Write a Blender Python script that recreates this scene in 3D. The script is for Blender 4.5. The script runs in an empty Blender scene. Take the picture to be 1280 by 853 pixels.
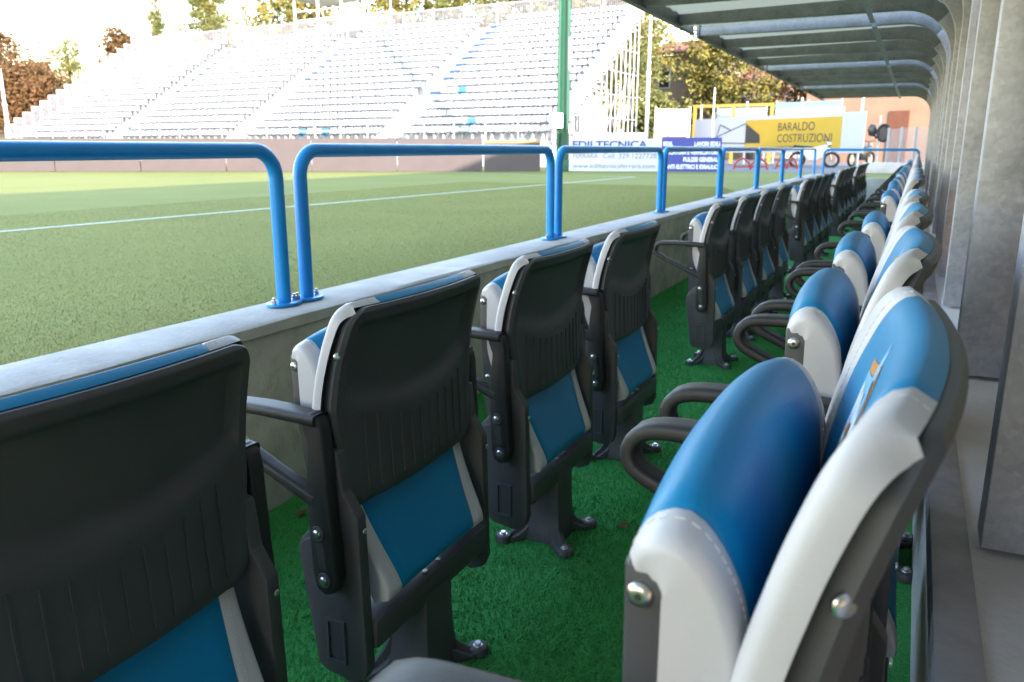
import bpy, bmesh, math, random
import numpy as np
from mathutils import Vector, Matrix
R = math.radians
random.seed(7); rng = np.random.default_rng(7)
scn = bpy.context.scene
C = scn.collection

# ------------------------------------------------------------------ camera, sky, sun, exposure
cam = bpy.data.cameras.new('camera'); co = bpy.data.objects.new('camera', cam); C.objects.link(co)
cam.sensor_width = 36.0; cam.lens = 28.125; cam.clip_start = 0.02; cam.clip_end = 2000
co.location = (0, 0, 1.02); co.rotation_euler = (R(90 - 13.523), 0, R(26.286))
cam.dof.use_dof = True; cam.dof.focus_distance = 1.15; cam.dof.aperture_fstop = 10.0
scn.camera = co

SUN_EL, SUN_AZ = 18.0, 130.0            # azimuth clockwise from +Y: the sun stands behind the camera, over the main stand
S = Vector((math.sin(R(SUN_AZ)) * math.cos(R(SUN_EL)), math.cos(R(SUN_AZ)) * math.cos(R(SUN_EL)), math.sin(R(SUN_EL))))
w = bpy.data.worlds.new('World'); scn.world = w; w.use_nodes = True
nt = w.node_tree; nt.nodes.clear()
sky = nt.nodes.new('ShaderNodeTexSky'); sky.sky_type = 'NISHITA'; sky.sun_disc = False
sky.sun_elevation = R(SUN_EL); sky.sun_rotation = R(SUN_AZ); sky.air_density = 1.5; sky.dust_density = 0.4; sky.ozone_density = 1.0
bg = nt.nodes.new('ShaderNodeBackground'); bg.inputs['Strength'].default_value = 0.15
out = nt.nodes.new('ShaderNodeOutputWorld')
nt.links.new(sky.outputs[0], bg.inputs[0]); nt.links.new(bg.outputs[0], out.inputs[0])
sl = bpy.data.lights.new('sun', 'SUN'); sl.energy = 2.0; sl.angle = R(0.55); sl.color = (1.0, 0.88, 0.74)
so = bpy.data.objects.new('sun', sl); C.objects.link(so); so.rotation_euler = S.to_track_quat('Z', 'Y').to_euler()
so.location = (30, -30, 40)
vs = scn.view_settings; vs.view_transform = 'Standard'; vs.look = 'None'; vs.gamma = 1.0; vs.exposure = 3.25
vs.use_white_balance = True; vs.white_balance_temperature = 6150; vs.white_balance_tint = 20
try: vs.use_curve_mapping = False
except Exception: pass
scn.cycles.max_bounces = 8; scn.cycles.diffuse_bounces = 4; scn.cycles.glossy_bounces = 3
scn.cycles.use_denoising = True
scn.cycles.sample_clamp_indirect = 8

# ------------------------------------------------------------------ materials
MATS = {}
def mat(name, col, rough=0.5, metal=0.0, vary=0.0, vscale=6.0, bump=0.0, bscale=60.0, col2=None, detail=6.0, coat=0.0, spec=0.5, stain=0.0, stretch=None):
    m = bpy.data.materials.new(name); m.use_nodes = True
    n = m.node_tree; b = n.nodes['Principled BSDF']
    b.inputs['Base Color'].default_value = (*col, 1); b.inputs['Roughness'].default_value = rough
    b.inputs['Metallic'].default_value = metal; b.inputs['Specular IOR Level'].default_value = spec
    if coat: b.inputs['Coat Weight'].default_value = coat
    tc = n.nodes.new('ShaderNodeTexCoord'); src = tc.outputs['Object']
    if stretch:
        mp = n.nodes.new('ShaderNodeMapping'); mp.inputs['Scale'].default_value = stretch
        n.links.new(src, mp.inputs[0]); src = mp.outputs[0]
    if vary or col2:
        t = n.nodes.new('ShaderNodeTexNoise'); t.inputs['Scale'].default_value = vscale; t.inputs['Detail'].default_value = detail
        t.inputs['Roughness'].default_value = 0.62
        n.links.new(src, t.inputs['Vector'])
        rp = n.nodes.new('ShaderNodeMapRange'); rp.inputs['From Min'].default_value = 0.3; rp.inputs['From Max'].default_value = 0.7
        n.links.new(t.outputs['Fac'], rp.inputs['Value'])
        mx = n.nodes.new('ShaderNodeMix'); mx.data_type = 'RGBA'
        c2 = col2 if col2 else tuple(x * (1 - vary) for x in col)
        mx.inputs[6].default_value = (*col, 1); mx.inputs[7].default_value = (*c2, 1)
        n.links.new(rp.outputs[0], mx.inputs[0])
        res = mx.outputs[2]
        if stain:
            t2 = n.nodes.new('ShaderNodeTexNoise'); t2.inputs['Scale'].default_value = vscale * 0.21; t2.inputs['Detail'].default_value = 8
            n.links.new(src, t2.inputs['Vector'])
            r2 = n.nodes.new('ShaderNodeMapRange'); r2.inputs['From Min'].default_value = 0.42; r2.inputs['From Max'].default_value = 0.72
            r2.inputs['To Min'].default_value = 1.0; r2.inputs['To Max'].default_value = 1 - stain
            n.links.new(t2.outputs['Fac'], r2.inputs['Value'])
            m2 = n.nodes.new('ShaderNodeMix'); m2.data_type = 'RGBA'; m2.blend_type = 'MULTIPLY'; m2.inputs[0].default_value = 1
            n.links.new(res, m2.inputs[6]); n.links.new(r2.outputs[0], m2.inputs[7]); res = m2.outputs[2]
        n.links.new(res, b.inputs['Base Color'])
        rr = n.nodes.new('ShaderNodeMapRange'); rr.inputs['To Min'].default_value = max(0, rough - 0.07); rr.inputs['To Max'].default_value = min(1, rough + 0.07)
        n.links.new(t.outputs['Fac'], rr.inputs['Value']); n.links.new(rr.outputs[0], b.inputs['Roughness'])
    if bump:
        t3 = n.nodes.new('ShaderNodeTexNoise'); t3.inputs['Scale'].default_value = bscale; t3.inputs['Detail'].default_value = 4
        n.links.new(src, t3.inputs['Vector'])
        bp = n.nodes.new('ShaderNodeBump'); bp.inputs['Strength'].default_value = bump; bp.inputs['Distance'].default_value = 0.01
        n.links.new(t3.outputs['Fac'], bp.inputs['Height']); n.links.new(bp.outputs[0], b.inputs['Normal'])
    MATS[name] = m
    return m

mat('black_plastic', (0.047, 0.046, 0.052), 0.50, col2=(0.066, 0.065, 0.071), vscale=7, bump=0.10, bscale=900, spec=0.45)
mat('black_arm', (0.020, 0.019, 0.021), 0.5, vary=0.25, vscale=30, bump=0.12, bscale=700)
mat('blue_vinyl', (0.0, 0.200, 0.43), 0.42, vary=0.10, vscale=4, bump=0.06, bscale=420, spec=0.32)
mat('white_vinyl', (0.53, 0.51, 0.54), 0.45, vary=0.05, vscale=5, bump=0.06, bscale=420)
mat('thread', (0.62, 0.61, 0.64), 0.8)
mat('steel_screw', (0.62, 0.62, 0.63), 0.28, metal=1.0)
mat('dark_steel', (0.03, 0.03, 0.03), 0.5)
mat('rail_blue', (0.006, 0.28, 0.74), 0.34, vary=0.12, vscale=9, bump=0.03, bscale=120)
mat('concrete_wall', (0.56, 0.53, 0.46), 0.9, vary=0.34, vscale=9, bump=0.5, bscale=45, stain=0.4)
mat('concrete_top', (0.64, 0.585, 0.535), 0.9, vary=0.22, vscale=9, bump=0.30, bscale=70, stain=0.22)
mat('concrete_slab', (0.66, 0.635, 0.65), 0.85, vary=0.18, vscale=5, bump=0.3, bscale=50, stain=0.25)
mat('angle_paint', (0.32, 0.31, 0.34), 0.55, metal=0.3, vary=0.25, vscale=18, bump=0.1)
mat('emblem_gold', (0.52, 0.23, 0.04), 0.4); mat('emblem_white', (0.72, 0.72, 0.72), 0.4); mat('emblem_sky', (0.16, 0.42, 0.75), 0.4); mat('emblem_brown', (0.14, 0.06, 0.02), 0.4)
mat('white_paint', (0.55, 0.55, 0.55), 0.5, vary=0.06, vscale=3)
mat('stand_white', (0.34, 0.34, 0.345), 0.5, vary=0.12, vscale=1.3)
mat('stand_seat', (0.33, 0.34, 0.355), 0.45, vary=0.10, vscale=0.8)
mat('stand_seat_blue', (0.03, 0.13, 0.22), 0.45)
mat('aisle_blue', (0.02, 0.055, 0.115), 0.5)
mat('galv_pole', (0.42, 0.43, 0.44), 0.45, metal=0.5, vary=0.15, vscale=4)
mat('green_paint', (0.009, 0.075, 0.036), 0.5, vary=0.2, vscale=2)
mat('dark_green', (0.015, 0.09, 0.045), 0.6, vary=0.3, vscale=2)
mat('brown_board', (0.068, 0.053, 0.048), 0.75, vary=0.10, vscale=2.0, bump=0.1)
mat('banner_white', (0.48, 0.475, 0.485), 0.5, vary=0.04, vscale=1.5)
mat('banner_blue', (0.035, 0.045, 0.24), 0.5, vary=0.06, vscale=1.5)
mat('banner_yellow', (0.50, 0.31, 0.02), 0.5, vary=0.05, vscale=1.5)
mat('letter_navy', (0.03, 0.045, 0.20), 0.6); mat('letter_grey', (0.13, 0.145, 0.21), 0.6); mat('letter_white', (0.78, 0.78, 0.80), 0.6); mat('letter_dark', (0.04, 0.035, 0.03), 0.6)
mat('red_plastic', (0.34, 0.03, 0.025), 0.4, vary=0.15, vscale=4)
mat('yellow_paint', (0.38, 0.22, 0.03), 0.5, vary=0.12, vscale=3)
mat('pale_blue_sheet', (0.17, 0.27, 0.33), 0.55, vary=0.15, vscale=1.2); mat('pale_sheet', (0.40, 0.41, 0.42), 0.55, vary=0.12, vscale=1.2)
mat('cream_wall', (0.30, 0.24, 0.18), 0.9, vary=0.12, vscale=0.8); mat('orange_wall', (0.30, 0.175, 0.105), 0.9, vary=0.25, vscale=1.0)
mat('tile_roof', (0.20, 0.085, 0.050), 0.85, vary=0.3, vscale=4); mat('wood_door', (0.15, 0.05, 0.02), 0.7, vary=0.3, vscale=5); mat('glass_dark', (0.03, 0.035, 0.04), 0.12)
mat('rubber', (0.012, 0.012, 0.012), 0.7); mat('bike_paint', (0.02, 0.02, 0.025), 0.25); mat('bike_white', (0.6, 0.6, 0.6), 0.35); mat('chrome', (0.6, 0.6, 0.6), 0.2, metal=1)
mat('bark', (0.10, 0.065, 0.045), 0.9, vary=0.4, vscale=8)
mat('asphalt', (0.14, 0.135, 0.13), 0.95, vary=0.3, vscale=3, bump=0.3)
mat('line_paint', (0.48, 0.50, 0.42), 0.8, col2=(0.24,0.26,0.12), vscale=30)
mat('canopy_sheet', (0.34, 0.32, 0.24), 0.55, vary=0.3, vscale=2.2, stain=0.25)
mat('fascia_steel', (0.16, 0.16, 0.16), 0.5, metal=0.3, vary=0.2, vscale=10)
mat('plastic_cream', (0.68, 0.66, 0.62), 0.5)
mat('main_stand', (0.30, 0.29, 0.28), 0.9, vary=0.2, vscale=0.6)

def galv(name, lo, hi, rough):
    m = bpy.data.materials.new(name); m.use_nodes = True; n = m.node_tree; b = n.nodes['Principled BSDF']
    tc = n.nodes.new('ShaderNodeTexCoord')
    v = n.nodes.new('ShaderNodeTexVoronoi'); v.inputs['Scale'].default_value = 75; n.links.new(tc.outputs['Object'], v.inputs['Vector'])
    t = n.nodes.new('ShaderNodeTexNoise'); t.inputs['Scale'].default_value = 5; t.inputs['Detail'].default_value = 10; t.inputs['Roughness'].default_value = 0.75; n.links.new(tc.outputs['Object'], t.inputs['Vector'])
    sx = n.nodes.new('ShaderNodeSeparateColor'); n.links.new(v.outputs['Color'], sx.inputs[0])
    a = n.nodes.new('ShaderNodeMath'); a.operation = 'MULTIPLY_ADD'; a.inputs[1].default_value = 0.16; n.links.new(sx.outputs[0], a.inputs[0])
    a2 = n.nodes.new('ShaderNodeMath'); a2.operation = 'MULTIPLY'; a2.inputs[1].default_value = 1.15; n.links.new(t.outputs['Fac'], a2.inputs[0]); n.links.new(a2.outputs[0], a.inputs[2])
    mx = n.nodes.new('ShaderNodeMix'); mx.data_type = 'RGBA'; mx.inputs[6].default_value = (*lo, 1); mx.inputs[7].default_value = (*hi, 1)
    rg = n.nodes.new('ShaderNodeMapRange'); rg.inputs['From Min'].default_value = 0.40; rg.inputs['From Max'].default_value = 0.95; n.links.new(a.outputs[0], rg.inputs['Value'])
    n.links.new(rg.outputs[0], mx.inputs[0]); n.links.new(mx.outputs[2], b.inputs['Base Color'])
    rr = n.nodes.new('ShaderNodeMapRange'); rr.inputs['To Min'].default_value = rough - 0.12; rr.inputs['To Max'].default_value = rough + 0.15
    n.links.new(a.outputs[0], rr.inputs['Value']); n.links.new(rr.outputs[0], b.inputs['Roughness'])
    b.inputs['Metallic'].default_value = 0.25
    MATS[name] = m
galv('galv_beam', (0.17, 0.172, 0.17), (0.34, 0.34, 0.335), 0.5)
galv('galvanised', (0.30, 0.305, 0.35), (0.62, 0.625, 0.69), 0.42)

def grass_mat(name, c1, c2, c3, bump, fine, coarse=0.35):
    m = bpy.data.materials.new(name); m.use_nodes = True; n = m.node_tree; b = n.nodes['Principled BSDF']
    b.inputs['Roughness'].default_value = 0.9; b.inputs['Specular IOR Level'].default_value = 0.15
    tc = n.nodes.new('ShaderNodeTexCoord')
    t1 = n.nodes.new('ShaderNodeTexNoise'); t1.inputs['Scale'].default_value = coarse; t1.inputs['Detail'].default_value = 9; t1.inputs['Roughness'].default_value = 0.7
    t2 = n.nodes.new('ShaderNodeTexNoise'); t2.inputs['Scale'].default_value = fine; t2.inputs['Detail'].default_value = 5
    for t in (t1, t2): n.links.new(tc.outputs['Object'], t.inputs['Vector'])
    r1 = n.nodes.new('ShaderNodeMapRange'); r1.inputs['From Min'].default_value = 0.35; r1.inputs['From Max'].default_value = 0.65; n.links.new(t1.outputs['Fac'], r1.inputs['Value'])
    r2 = n.nodes.new('ShaderNodeMapRange'); r2.inputs['From Min'].default_value = 0.35; r2.inputs['From Max'].default_value = 0.65; n.links.new(t2.outputs['Fac'], r2.inputs['Value'])
    m1 = n.nodes.new('ShaderNodeMix'); m1.data_type = 'RGBA'; m1.inputs[6].default_value = (*c1, 1); m1.inputs[7].default_value = (*c2, 1); n.links.new(r1.outputs[0], m1.inputs[0])
    m2 = n.nodes.new('ShaderNodeMix'); m2.data_type = 'RGBA'; m2.inputs[7].default_value = (*c3, 1); n.links.new(m1.outputs[2], m2.inputs[6])
    mm = n.nodes.new('ShaderNodeMath'); mm.operation = 'MULTIPLY'; mm.inputs[1].default_value = 0.55; n.links.new(r2.outputs[0], mm.inputs[0]); n.links.new(mm.outputs[0], m2.inputs[0])
    n.links.new(m2.outputs[2], b.inputs['Base Color'])
    bp = n.nodes.new('ShaderNodeBump'); bp.inputs['Strength'].default_value = bump; bp.inputs['Distance'].default_value = 0.02
    n.links.new(t2.outputs['Fac'], bp.inputs['Height']); n.links.new(bp.outputs[0], b.inputs['Normal'])
    MATS[name] = m
grass_mat('pitch_grass', (0.158, 0.162, 0.036), (0.205, 0.195, 0.050), (0.122, 0.132, 0.026), 0.35, 55)
grass_mat('turf_carpet', (0.066, 0.440, 0.108), (0.072, 0.360, 0.098), (0.040, 0.310, 0.075), 0.9, 190, 2.2)

def leaf_mat(name, c1, c2):
    m = bpy.data.materials.new(name); m.use_nodes = True; n = m.node_tree; b = n.nodes['Principled BSDF']
    b.inputs['Roughness'].default_value = 0.75; b.inputs['Specular IOR Level'].default_value = 0.2
    tc = n.nodes.new('ShaderNodeTexCoord'); t = n.nodes.new('ShaderNodeTexNoise'); t.inputs['Scale'].default_value = 0.9; t.inputs['Detail'].default_value = 8
    n.links.new(tc.outputs['Object'], t.inputs['Vector'])
    r = n.nodes.new('ShaderNodeMapRange'); r.inputs['From Min'].default_value = 0.35; r.inputs['From Max'].default_value = 0.65; n.links.new(t.outputs['Fac'], r.inputs['Value'])
    mx = n.nodes.new('ShaderNodeMix'); mx.data_type = 'RGBA'; mx.inputs[6].default_value = (*c1, 1); mx.inputs[7].default_value = (*c2, 1); n.links.new(r.outputs[0], mx.inputs[0])
    n.links.new(mx.outputs[2], b.inputs['Base Color'])
    MATS[name] = m
leaf_mat('leaf_rust', (0.12, 0.056, 0.022), (0.085, 0.055, 0.022))
leaf_mat('leaf_brown', (0.104, 0.052, 0.017), (0.078, 0.052, 0.019))
leaf_mat('leaf_olive', (0.135, 0.13, 0.034), (0.095, 0.105, 0.03))
leaf_mat('leaf_gold', (0.175, 0.145, 0.03), (0.115, 0.112, 0.026))
leaf_mat('leaf_conifer', (0.14, 0.132, 0.034), (0.07, 0.09, 0.028))
leaf_mat('grass_blade', (0.160, 0.166, 0.038), (0.208, 0.200, 0.052))

m = MATS['canopy_sheet']; n = m.node_tree; bs = n.nodes['Principled BSDF']
tr = n.nodes.new('ShaderNodeBsdfTranslucent'); tr.inputs[0].default_value = (0.52, 0.44, 0.28, 1)
mx = n.nodes.new('ShaderNodeMixShader'); mx.inputs[0].default_value = 0.45
n.links.new(bs.outputs[0], mx.inputs[1]); n.links.new(tr.outputs[0], mx.inputs[2]); n.links.new(mx.outputs[0], n.nodes['Material Output'].inputs[0])

# ------------------------------------------------------------------ mesh helpers
class MB:
    def __init__(s): s.v = []; s.f = []
    def add(s, vs, fs):
        o = len(s.v); s.v += [tuple(map(float, p)) for p in vs]; s.f += [tuple(o + i for i in f) for f in fs]; return s
    def box(s, x0, x1, y0, y1, z0, z1):
        return s.add([(x0,y0,z0),(x1,y0,z0),(x1,y1,z0),(x0,y1,z0),(x0,y0,z1),(x1,y0,z1),(x1,y1,z1),(x0,y1,z1)],
                     [(3,2,1,0),(4,5,6,7),(0,1,5,4),(1,2,6,5),(2,3,7,6),(3,0,4,7)])
    def bar(s, a, b, wx, wz=None, up=(0,0,1)):
        """rectangular bar from a to b; wx across, wz along 'up'"""
        a = Vector(a); b = Vector(b); wz = wz or wx
        d = (b - a).normalized(); u = Vector(up)
        if abs(d.dot(u)) > 0.98: u = Vector((1,0,0))
        x = d.cross(u).normalized(); u = x.cross(d).normalized()
        P = []
        for q in (a, b):
            for sx, sz in ((-1,-1),(1,-1),(1,1),(-1,1)): P.append(q + x*wx*0.5*sx + u*wz*0.5*sz)
        return s.add(P, [(3,2,1,0),(4,5,6,7),(0,1,5,4),(1,2,6,5),(2,3,7,6),(3,0,4,7)])
    def tube(s, path, r, n=12, caps=True):
        path = [Vector(p) for p in path]; rad = r if isinstance(r, (list, tuple)) else [r]*len(path)
        P = []; prev = None
        for i, p in enumerate(path):
            t = (path[min(i+1, len(path)-1)] - path[max(i-1, 0)]).normalized()
            if prev is None:
                u = Vector((0,0,1)) if abs(t.z) < 0.9 else Vector((1,0,0))
                x = t.cross(u).normalized()
            else:
                x = (prev - t*prev.dot(t)).normalized()
            prev = x; y = t.cross(x)
            for k in range(n):
                a = 2*math.pi*k/n; P.append(p + (x*math.cos(a) + y*math.sin(a))*rad[i])
        F = []
        for i in range(len(path)-1):
            for k in range(n):
                F.append((i*n+k, i*n+(k+1)%n, (i+1)*n+(k+1)%n, (i+1)*n+k))
        if caps: F.append(tuple(range(n-1,-1,-1))); F.append(tuple((len(path)-1)*n+k for k in range(n)))
        return s.add(P, F)
    def cyl(s, c, axis, r, h, n=12, r2=None):
        c = Vector(c); a = Vector(axis).normalized()
        return s.tube([c, c + a*h], [r, r2 if r2 is not None else r], n)
    def prism(s, poly, axis, lo, hi):
        """poly of 2-D points extruded along axis 'y' (poly = x,z), 'x' (poly = y,z) or 'z' (poly = x,y)"""
        def P(p, t): return {'y': (p[0], t, p[1]), 'x': (t, p[0], p[1]), 'z': (p[0], p[1], t)}[axis]
        n = len(poly); V = [P(p, lo) for p in poly] + [P(p, hi) for p in poly]
        return s.add(V, [tuple(range(n)), tuple(range(2*n-1, n-1, -1))] + [(i, i+n, (i+1)%n+n, (i+1)%n) for i in range(n)])
    def grid(s, P):
        """P: list of rows of points -> quads"""
        m = len(P[0]); o = [q for r in P for q in r]
        return s.add(o, [(i*m+j, i*m+j+1, (i+1)*m+j+1, (i+1)*m+j) for i in range(len(P)-1) for j in range(m-1)])
    def mesh(s, name, bevel=0.0, seg=2, smooth=40, fix=True):
        me = bpy.data.meshes.new(name); me.from_pydata(s.v, [], s.f)
        if bevel or fix:
            bm = bmesh.new(); bm.from_mesh(me)
            if fix: bmesh.ops.recalc_face_normals(bm, faces=bm.faces)
            if bevel:
                es = [e for e in bm.edges if len(e.link_faces) == 2 and e.calc_face_angle(0) > R(25)]
                bmesh.ops.bevel(bm, geom=es, offset=bevel, segments=seg, profile=0.5, affect='EDGES', clamp_overlap=True)
            bm.to_mesh(me); bm.free()
        if smooth:
            me.polygons.foreach_set('use_smooth', [True]*len(me.polygons)); me.set_sharp_from_angle(angle=R(smooth))
        me.update(); return me
    def build(s, name, m, parent=None, bevel=0.0, seg=2, smooth=40, fix=True):
        me = s.mesh(name, bevel, seg, smooth, fix); me.materials.append(MATS[m]); return link(name, me, parent)
def link(name, me, parent=None):
    o = bpy.data.objects.new(name, me); C.objects.link(o)
    if parent: o.parent = parent
    return o
def empty(name, loc=(0,0,0), rz=0):
    o = bpy.data.objects.new(name, None); C.objects.link(o); o.location = loc; o.rotation_euler = (0,0,rz); o.empty_display_size = 0.1; return o
def tag(o, label=None, cat=None, group=None, kind=None):
    if label: o['label'] = label
    if cat: o['category'] = cat
    if group: o['group'] = group
    if kind: o['kind'] = kind
    return o
def copy_tree(o, parent=None, skip=()):
    c = o.copy(); C.objects.link(c); c.parent = parent
    for ch in list(o.children):
        if ch.name.split('.')[0] in skip: continue
        copy_tree(ch, c, skip)
    return c
ORD = ['first','second','third','fourth','fifth','sixth','seventh','eighth','ninth','tenth']
def arc(cx, cz, r, a0, a1, n): return [(cx + r*math.cos(R(a0+(a1-a0)*i/n)), cz + r*math.sin(R(a0+(a1-a0)*i/n))) for i in range(n+1)]

ZP = 0.30          # pitch level (the bench pit is sunk below it)
ROT = R(2.5)       # the pitch lies a little askew to the bench rows
PV = Vector((math.sin(ROT), math.cos(ROT), 0)); PU = Vector((math.cos(ROT), -math.sin(ROT), 0))

# ------------------------------------------------------------------ ground
def sheet(name, pts, z, m):
    b = MB(); b.add([(x,y,z) for x,y in pts], [tuple(range(len(pts)))]); o = b.build(name, m, smooth=0); return tag(o, kind='structure')
# terrain with the bench pit left open (X -1.79..0.1, Y -2.6..16.6)
b = MB()
XS = [-600, -1.785, 14.0, 600]; YS = [-600, -2.6, 16.62, 900]
for i in range(3):
    for j in range(3):
        if i == 1 and j == 1: continue
        b.add([(XS[i],YS[j],ZP),(XS[i+1],YS[j],ZP),(XS[i+1],YS[j+1],ZP),(XS[i],YS[j+1],ZP)], [(0,1,2,3)])
g = b.build('ground', 'pitch_grass', smooth=0); tag(g, kind='structure')
# painted lines on the pitch
def stripe(name, a, b_, wd, z=ZP+0.004):
    a = Vector((*a, z)); b_ = Vector((*b_, z)); d = (b_-a).normalized(); n = Vector((-d.y, d.x, 0))*wd/2
    m = MB(); m.add([a-n, b_-n, b_+n, a+n], [(0,1,2,3)]); return tag(m.build(name, 'line_paint', smooth=0), kind='structure')
t0 = Vector((-7.24, 4.4, 0)); corner = t0 + PV*16.0
stripe('touchline_marking', (t0 - PV*30)[:2], corner[:2], 0.11)
gl = corner - PU*0.0
stripe('goal_line_marking', (gl + PU*0.06)[:2], (gl - PU*0.9)[:2], 0.11, ZP+0.008)
stripe('goal_line_marking', (gl - PU*3.4 + PV*0.6)[:2], (gl - PU*45 + PV*0.6)[:2], 0.11, ZP+0.008)
stripe('area_marking', (-24, 14.5), (-50, 9.5), 0.12)
sheet('path', [(-3.4,26.0),(4,27.6),(4,60),(-30,60),(-14,31)], ZP+0.006, 'asphalt')

# short grass blades on the near pitch
def blades(name, n, xr, dens_pow, hmin, hmax, wd, m):
    x0, x1 = xr
    u = rng.random(n)**dens_pow; X = x1 - (x1-x0)*u
    Y = rng.random(n)*16.5 - 0.6
    keep = (Y > -X*0.18 - 0.3) & (Y < 2.0 - X*3.0 + 4); X = X[keep]; Y = Y[keep]; n = len(X)
    h = hmin + (hmax-hmin)*rng.random(n); a = rng.random(n)*2*np.pi; lx = (rng.random(n)-0.5)*1.1*h; ly = (rng.random(n)-0.5)*1.1*h
    dx = np.cos(a)*wd/2; dy = np.sin(a)*wd/2
    V = np.empty((n,3,3)); V[:,0] = np.stack([X-dx,Y-dy,np.full(n,ZP-0.002)],1); V[:,1] = np.stack([X+dx,Y+dy,np.full(n,ZP-0.002)],1); V[:,2] = np.stack([X+lx,Y+ly,ZP+h],1)
    me = bpy.data.meshes.new(name); me.vertices.add(n*3); me.vertices.foreach_set('co', V.reshape(-1)); me.loops.add(n*3); me.loops.foreach_set('vertex_index', np.arange(n*3, dtype=np.int32))
    me.polygons.add(n); me.polygons.foreach_set('loop_start', np.arange(0,n*3,3,dtype=np.int32)); me.update(calc_edges=True)
    me.materials.append(MATS[m]); o = link(name, me)
    return o
go = blades('grass', 900000, (-9.0, -1.80), 1.6, 0.003, 0.010, 0.0028, 'grass_blade')
tag(go, 'short mown grass of the pitch beyond the parapet', 'grass', kind='stuff')

# bench pit: turf carpet on two levels, parapet, end wall, rear plinth
b = MB(); b.add([(-1.60,-2.6,0),(-0.18,-2.6,0),(-0.18,16.62,0),(-1.60,16.62,0)], [(0,1,2,3)])
b.add([(-0.18,-2.6,0),(-0.18,-2.6,0.12),(-0.18,16.62,0.12),(-0.18,16.62,0)], [(0,1,2,3)])
b.add([(-0.18,-2.6,0.12),(0.09,-2.6,0.12),(0.09,16.62,0.12),(-0.18,16.62,0.12)], [(0,1,2,3)])
tag(b.build('turf_floor', 'turf_carpet', smooth=0), kind='structure')
# turf pile
def pile(name, n):
    X = rng.random(n)*1.42 - 1.60; Y = rng.random(n)**1.4*6.5 + 0.2
    h = 0.006 + 0.006*rng.random(n); a = rng.random(n)*2*np.pi; dx = np.cos(a)*0.0015; dy = np.sin(a)*0.0015
    lx = (rng.random(n)-0.5)*0.012; ly = (rng.random(n)-0.5)*0.012
    V = np.empty((n,3,3)); V[:,0] = np.stack([X-dx,Y-dy,np.full(n,-0.001)],1); V[:,1] = np.stack([X+dx,Y+dy,np.full(n,-0.001)],1); V[:,2] = np.stack([X+lx,Y+ly,h],1)
    me = bpy.data.meshes.new(name); me.vertices.add(n*3); me.vertices.foreach_set('co', V.reshape(-1)); me.loops.add(n*3); me.loops.foreach_set('vertex_index', np.arange(n*3, dtype=np.int32))
    me.polygons.add(n); me.polygons.foreach_set('loop_start', np.arange(0,n*3,3,dtype=np.int32)); me.update(calc_edges=True)
    me.materials.append(MATS['turf_carpet']); return link(name, me)
tag(pile('turf_pile', 260000), 'short green pile of the artificial turf carpet', 'turf', kind='stuff')

pw = empty('parapet_wall', (-1.675, 0, 0)); tag(pw, 'low concrete parapet wall between bench pit and pitch', 'wall')
b = MB()
ys = [-2.6, 1.05, 5.05, 9.05, 13.05, 16.8]
for i in range(5): b.box(-0.1, 0.1, ys[i]+0.003, ys[i+1]-0.003, -0.05, 0.515)
b.build('wall', 'concrete_wall', pw, bevel=0.004)
b = MB(); n = 120
rows = []
for i in range(n+1):                                                   # cast top with a slightly chipped, uneven arris
    y = -2.6 + 19.4*i/n; j = lambda: (random.random()-0.5)*0.006
    rows.append([(0.1,y,0.515),(0.106+j()*0.5,y,0.517),(0.104+j(),y,0.546+j()*0.6),(0.092+j()*0.5,y,0.552),(-0.098,y,0.553),(-0.108,y,0.545),(-0.108,y,0.515)])
b.grid(rows); b.build('coping', 'concrete_top', pw, smooth=30, fix=False)
ew = MB(); ew.box(-1.57, 0.085, 16.6, 16.75, 0, 0.48); tag(ew.build('end_wall', 'concrete_slab', bevel=0.006), 'low concrete wall closing the far end of the bench pit', 'wall')
# small black drain outlet on the parapet face
d = MB(); d.cyl((-1.572, 3.18, 0.36), (1,0,0), 0.028, 0.018, 16); dr = d.build('drain_cap', 'black_plastic', bevel=0.003)
tag(dr, 'small round black cap on the parapet face behind the armrest', 'cap')

pl = empty('rear_plinth', (0.083, 0, 0)); tag(pl, kind='structure')
b = MB(); b.box(0.0, 0.9, -2.6, 19.6, 0.0, 0.446); b.build('slab', 'concrete_slab', pl, bevel=0.003)
b = MB(); b.box(-0.006, 0.045, -2.6, 19.6, 0.446, 0.452); b.box(-0.006, -0.001, -2.6, 19.6, 0.40, 0.446); b.build('edge_angle', 'angle_paint', pl, bevel=0.001)

# ------------------------------------------------------------------ folding chairs
def resample(P, n):
    P = [Vector(p) for p in P]; L = [0]
    for i in range(1, len(P)): L.append(L[-1] + (P[i]-P[i-1]).length)
    res = []
    for k in range(n):
        t = L[-1]*k/(n-1); i = 1
        while i < len(P)-1 and L[i] < t: i += 1
        f = (t - L[i-1])/max(1e-9, L[i]-L[i-1]); res.append(P[i-1].lerp(P[i], f))
    return res
def spline(P, n):
    """Catmull-Rom through 2-D points, evenly resampled"""
    Q = [Vector(p) for p in P]; Q = [Q[0]*2-Q[1]] + Q + [Q[-1]*2-Q[-2]]; o = []
    for i in range(1, len(Q)-2):
        for k in range(12):
            t = k/12; a, b_, c_, d = Q[i-1], Q[i], Q[i+1], Q[i+2]
            o.append(0.5*((2*b_) + (c_-a)*t + (2*a-5*b_+4*c_-d)*t*t + (-a+3*b_-3*c_+d)*t**3))
    o.append(Q[-2]); return resample(o, n)
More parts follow.
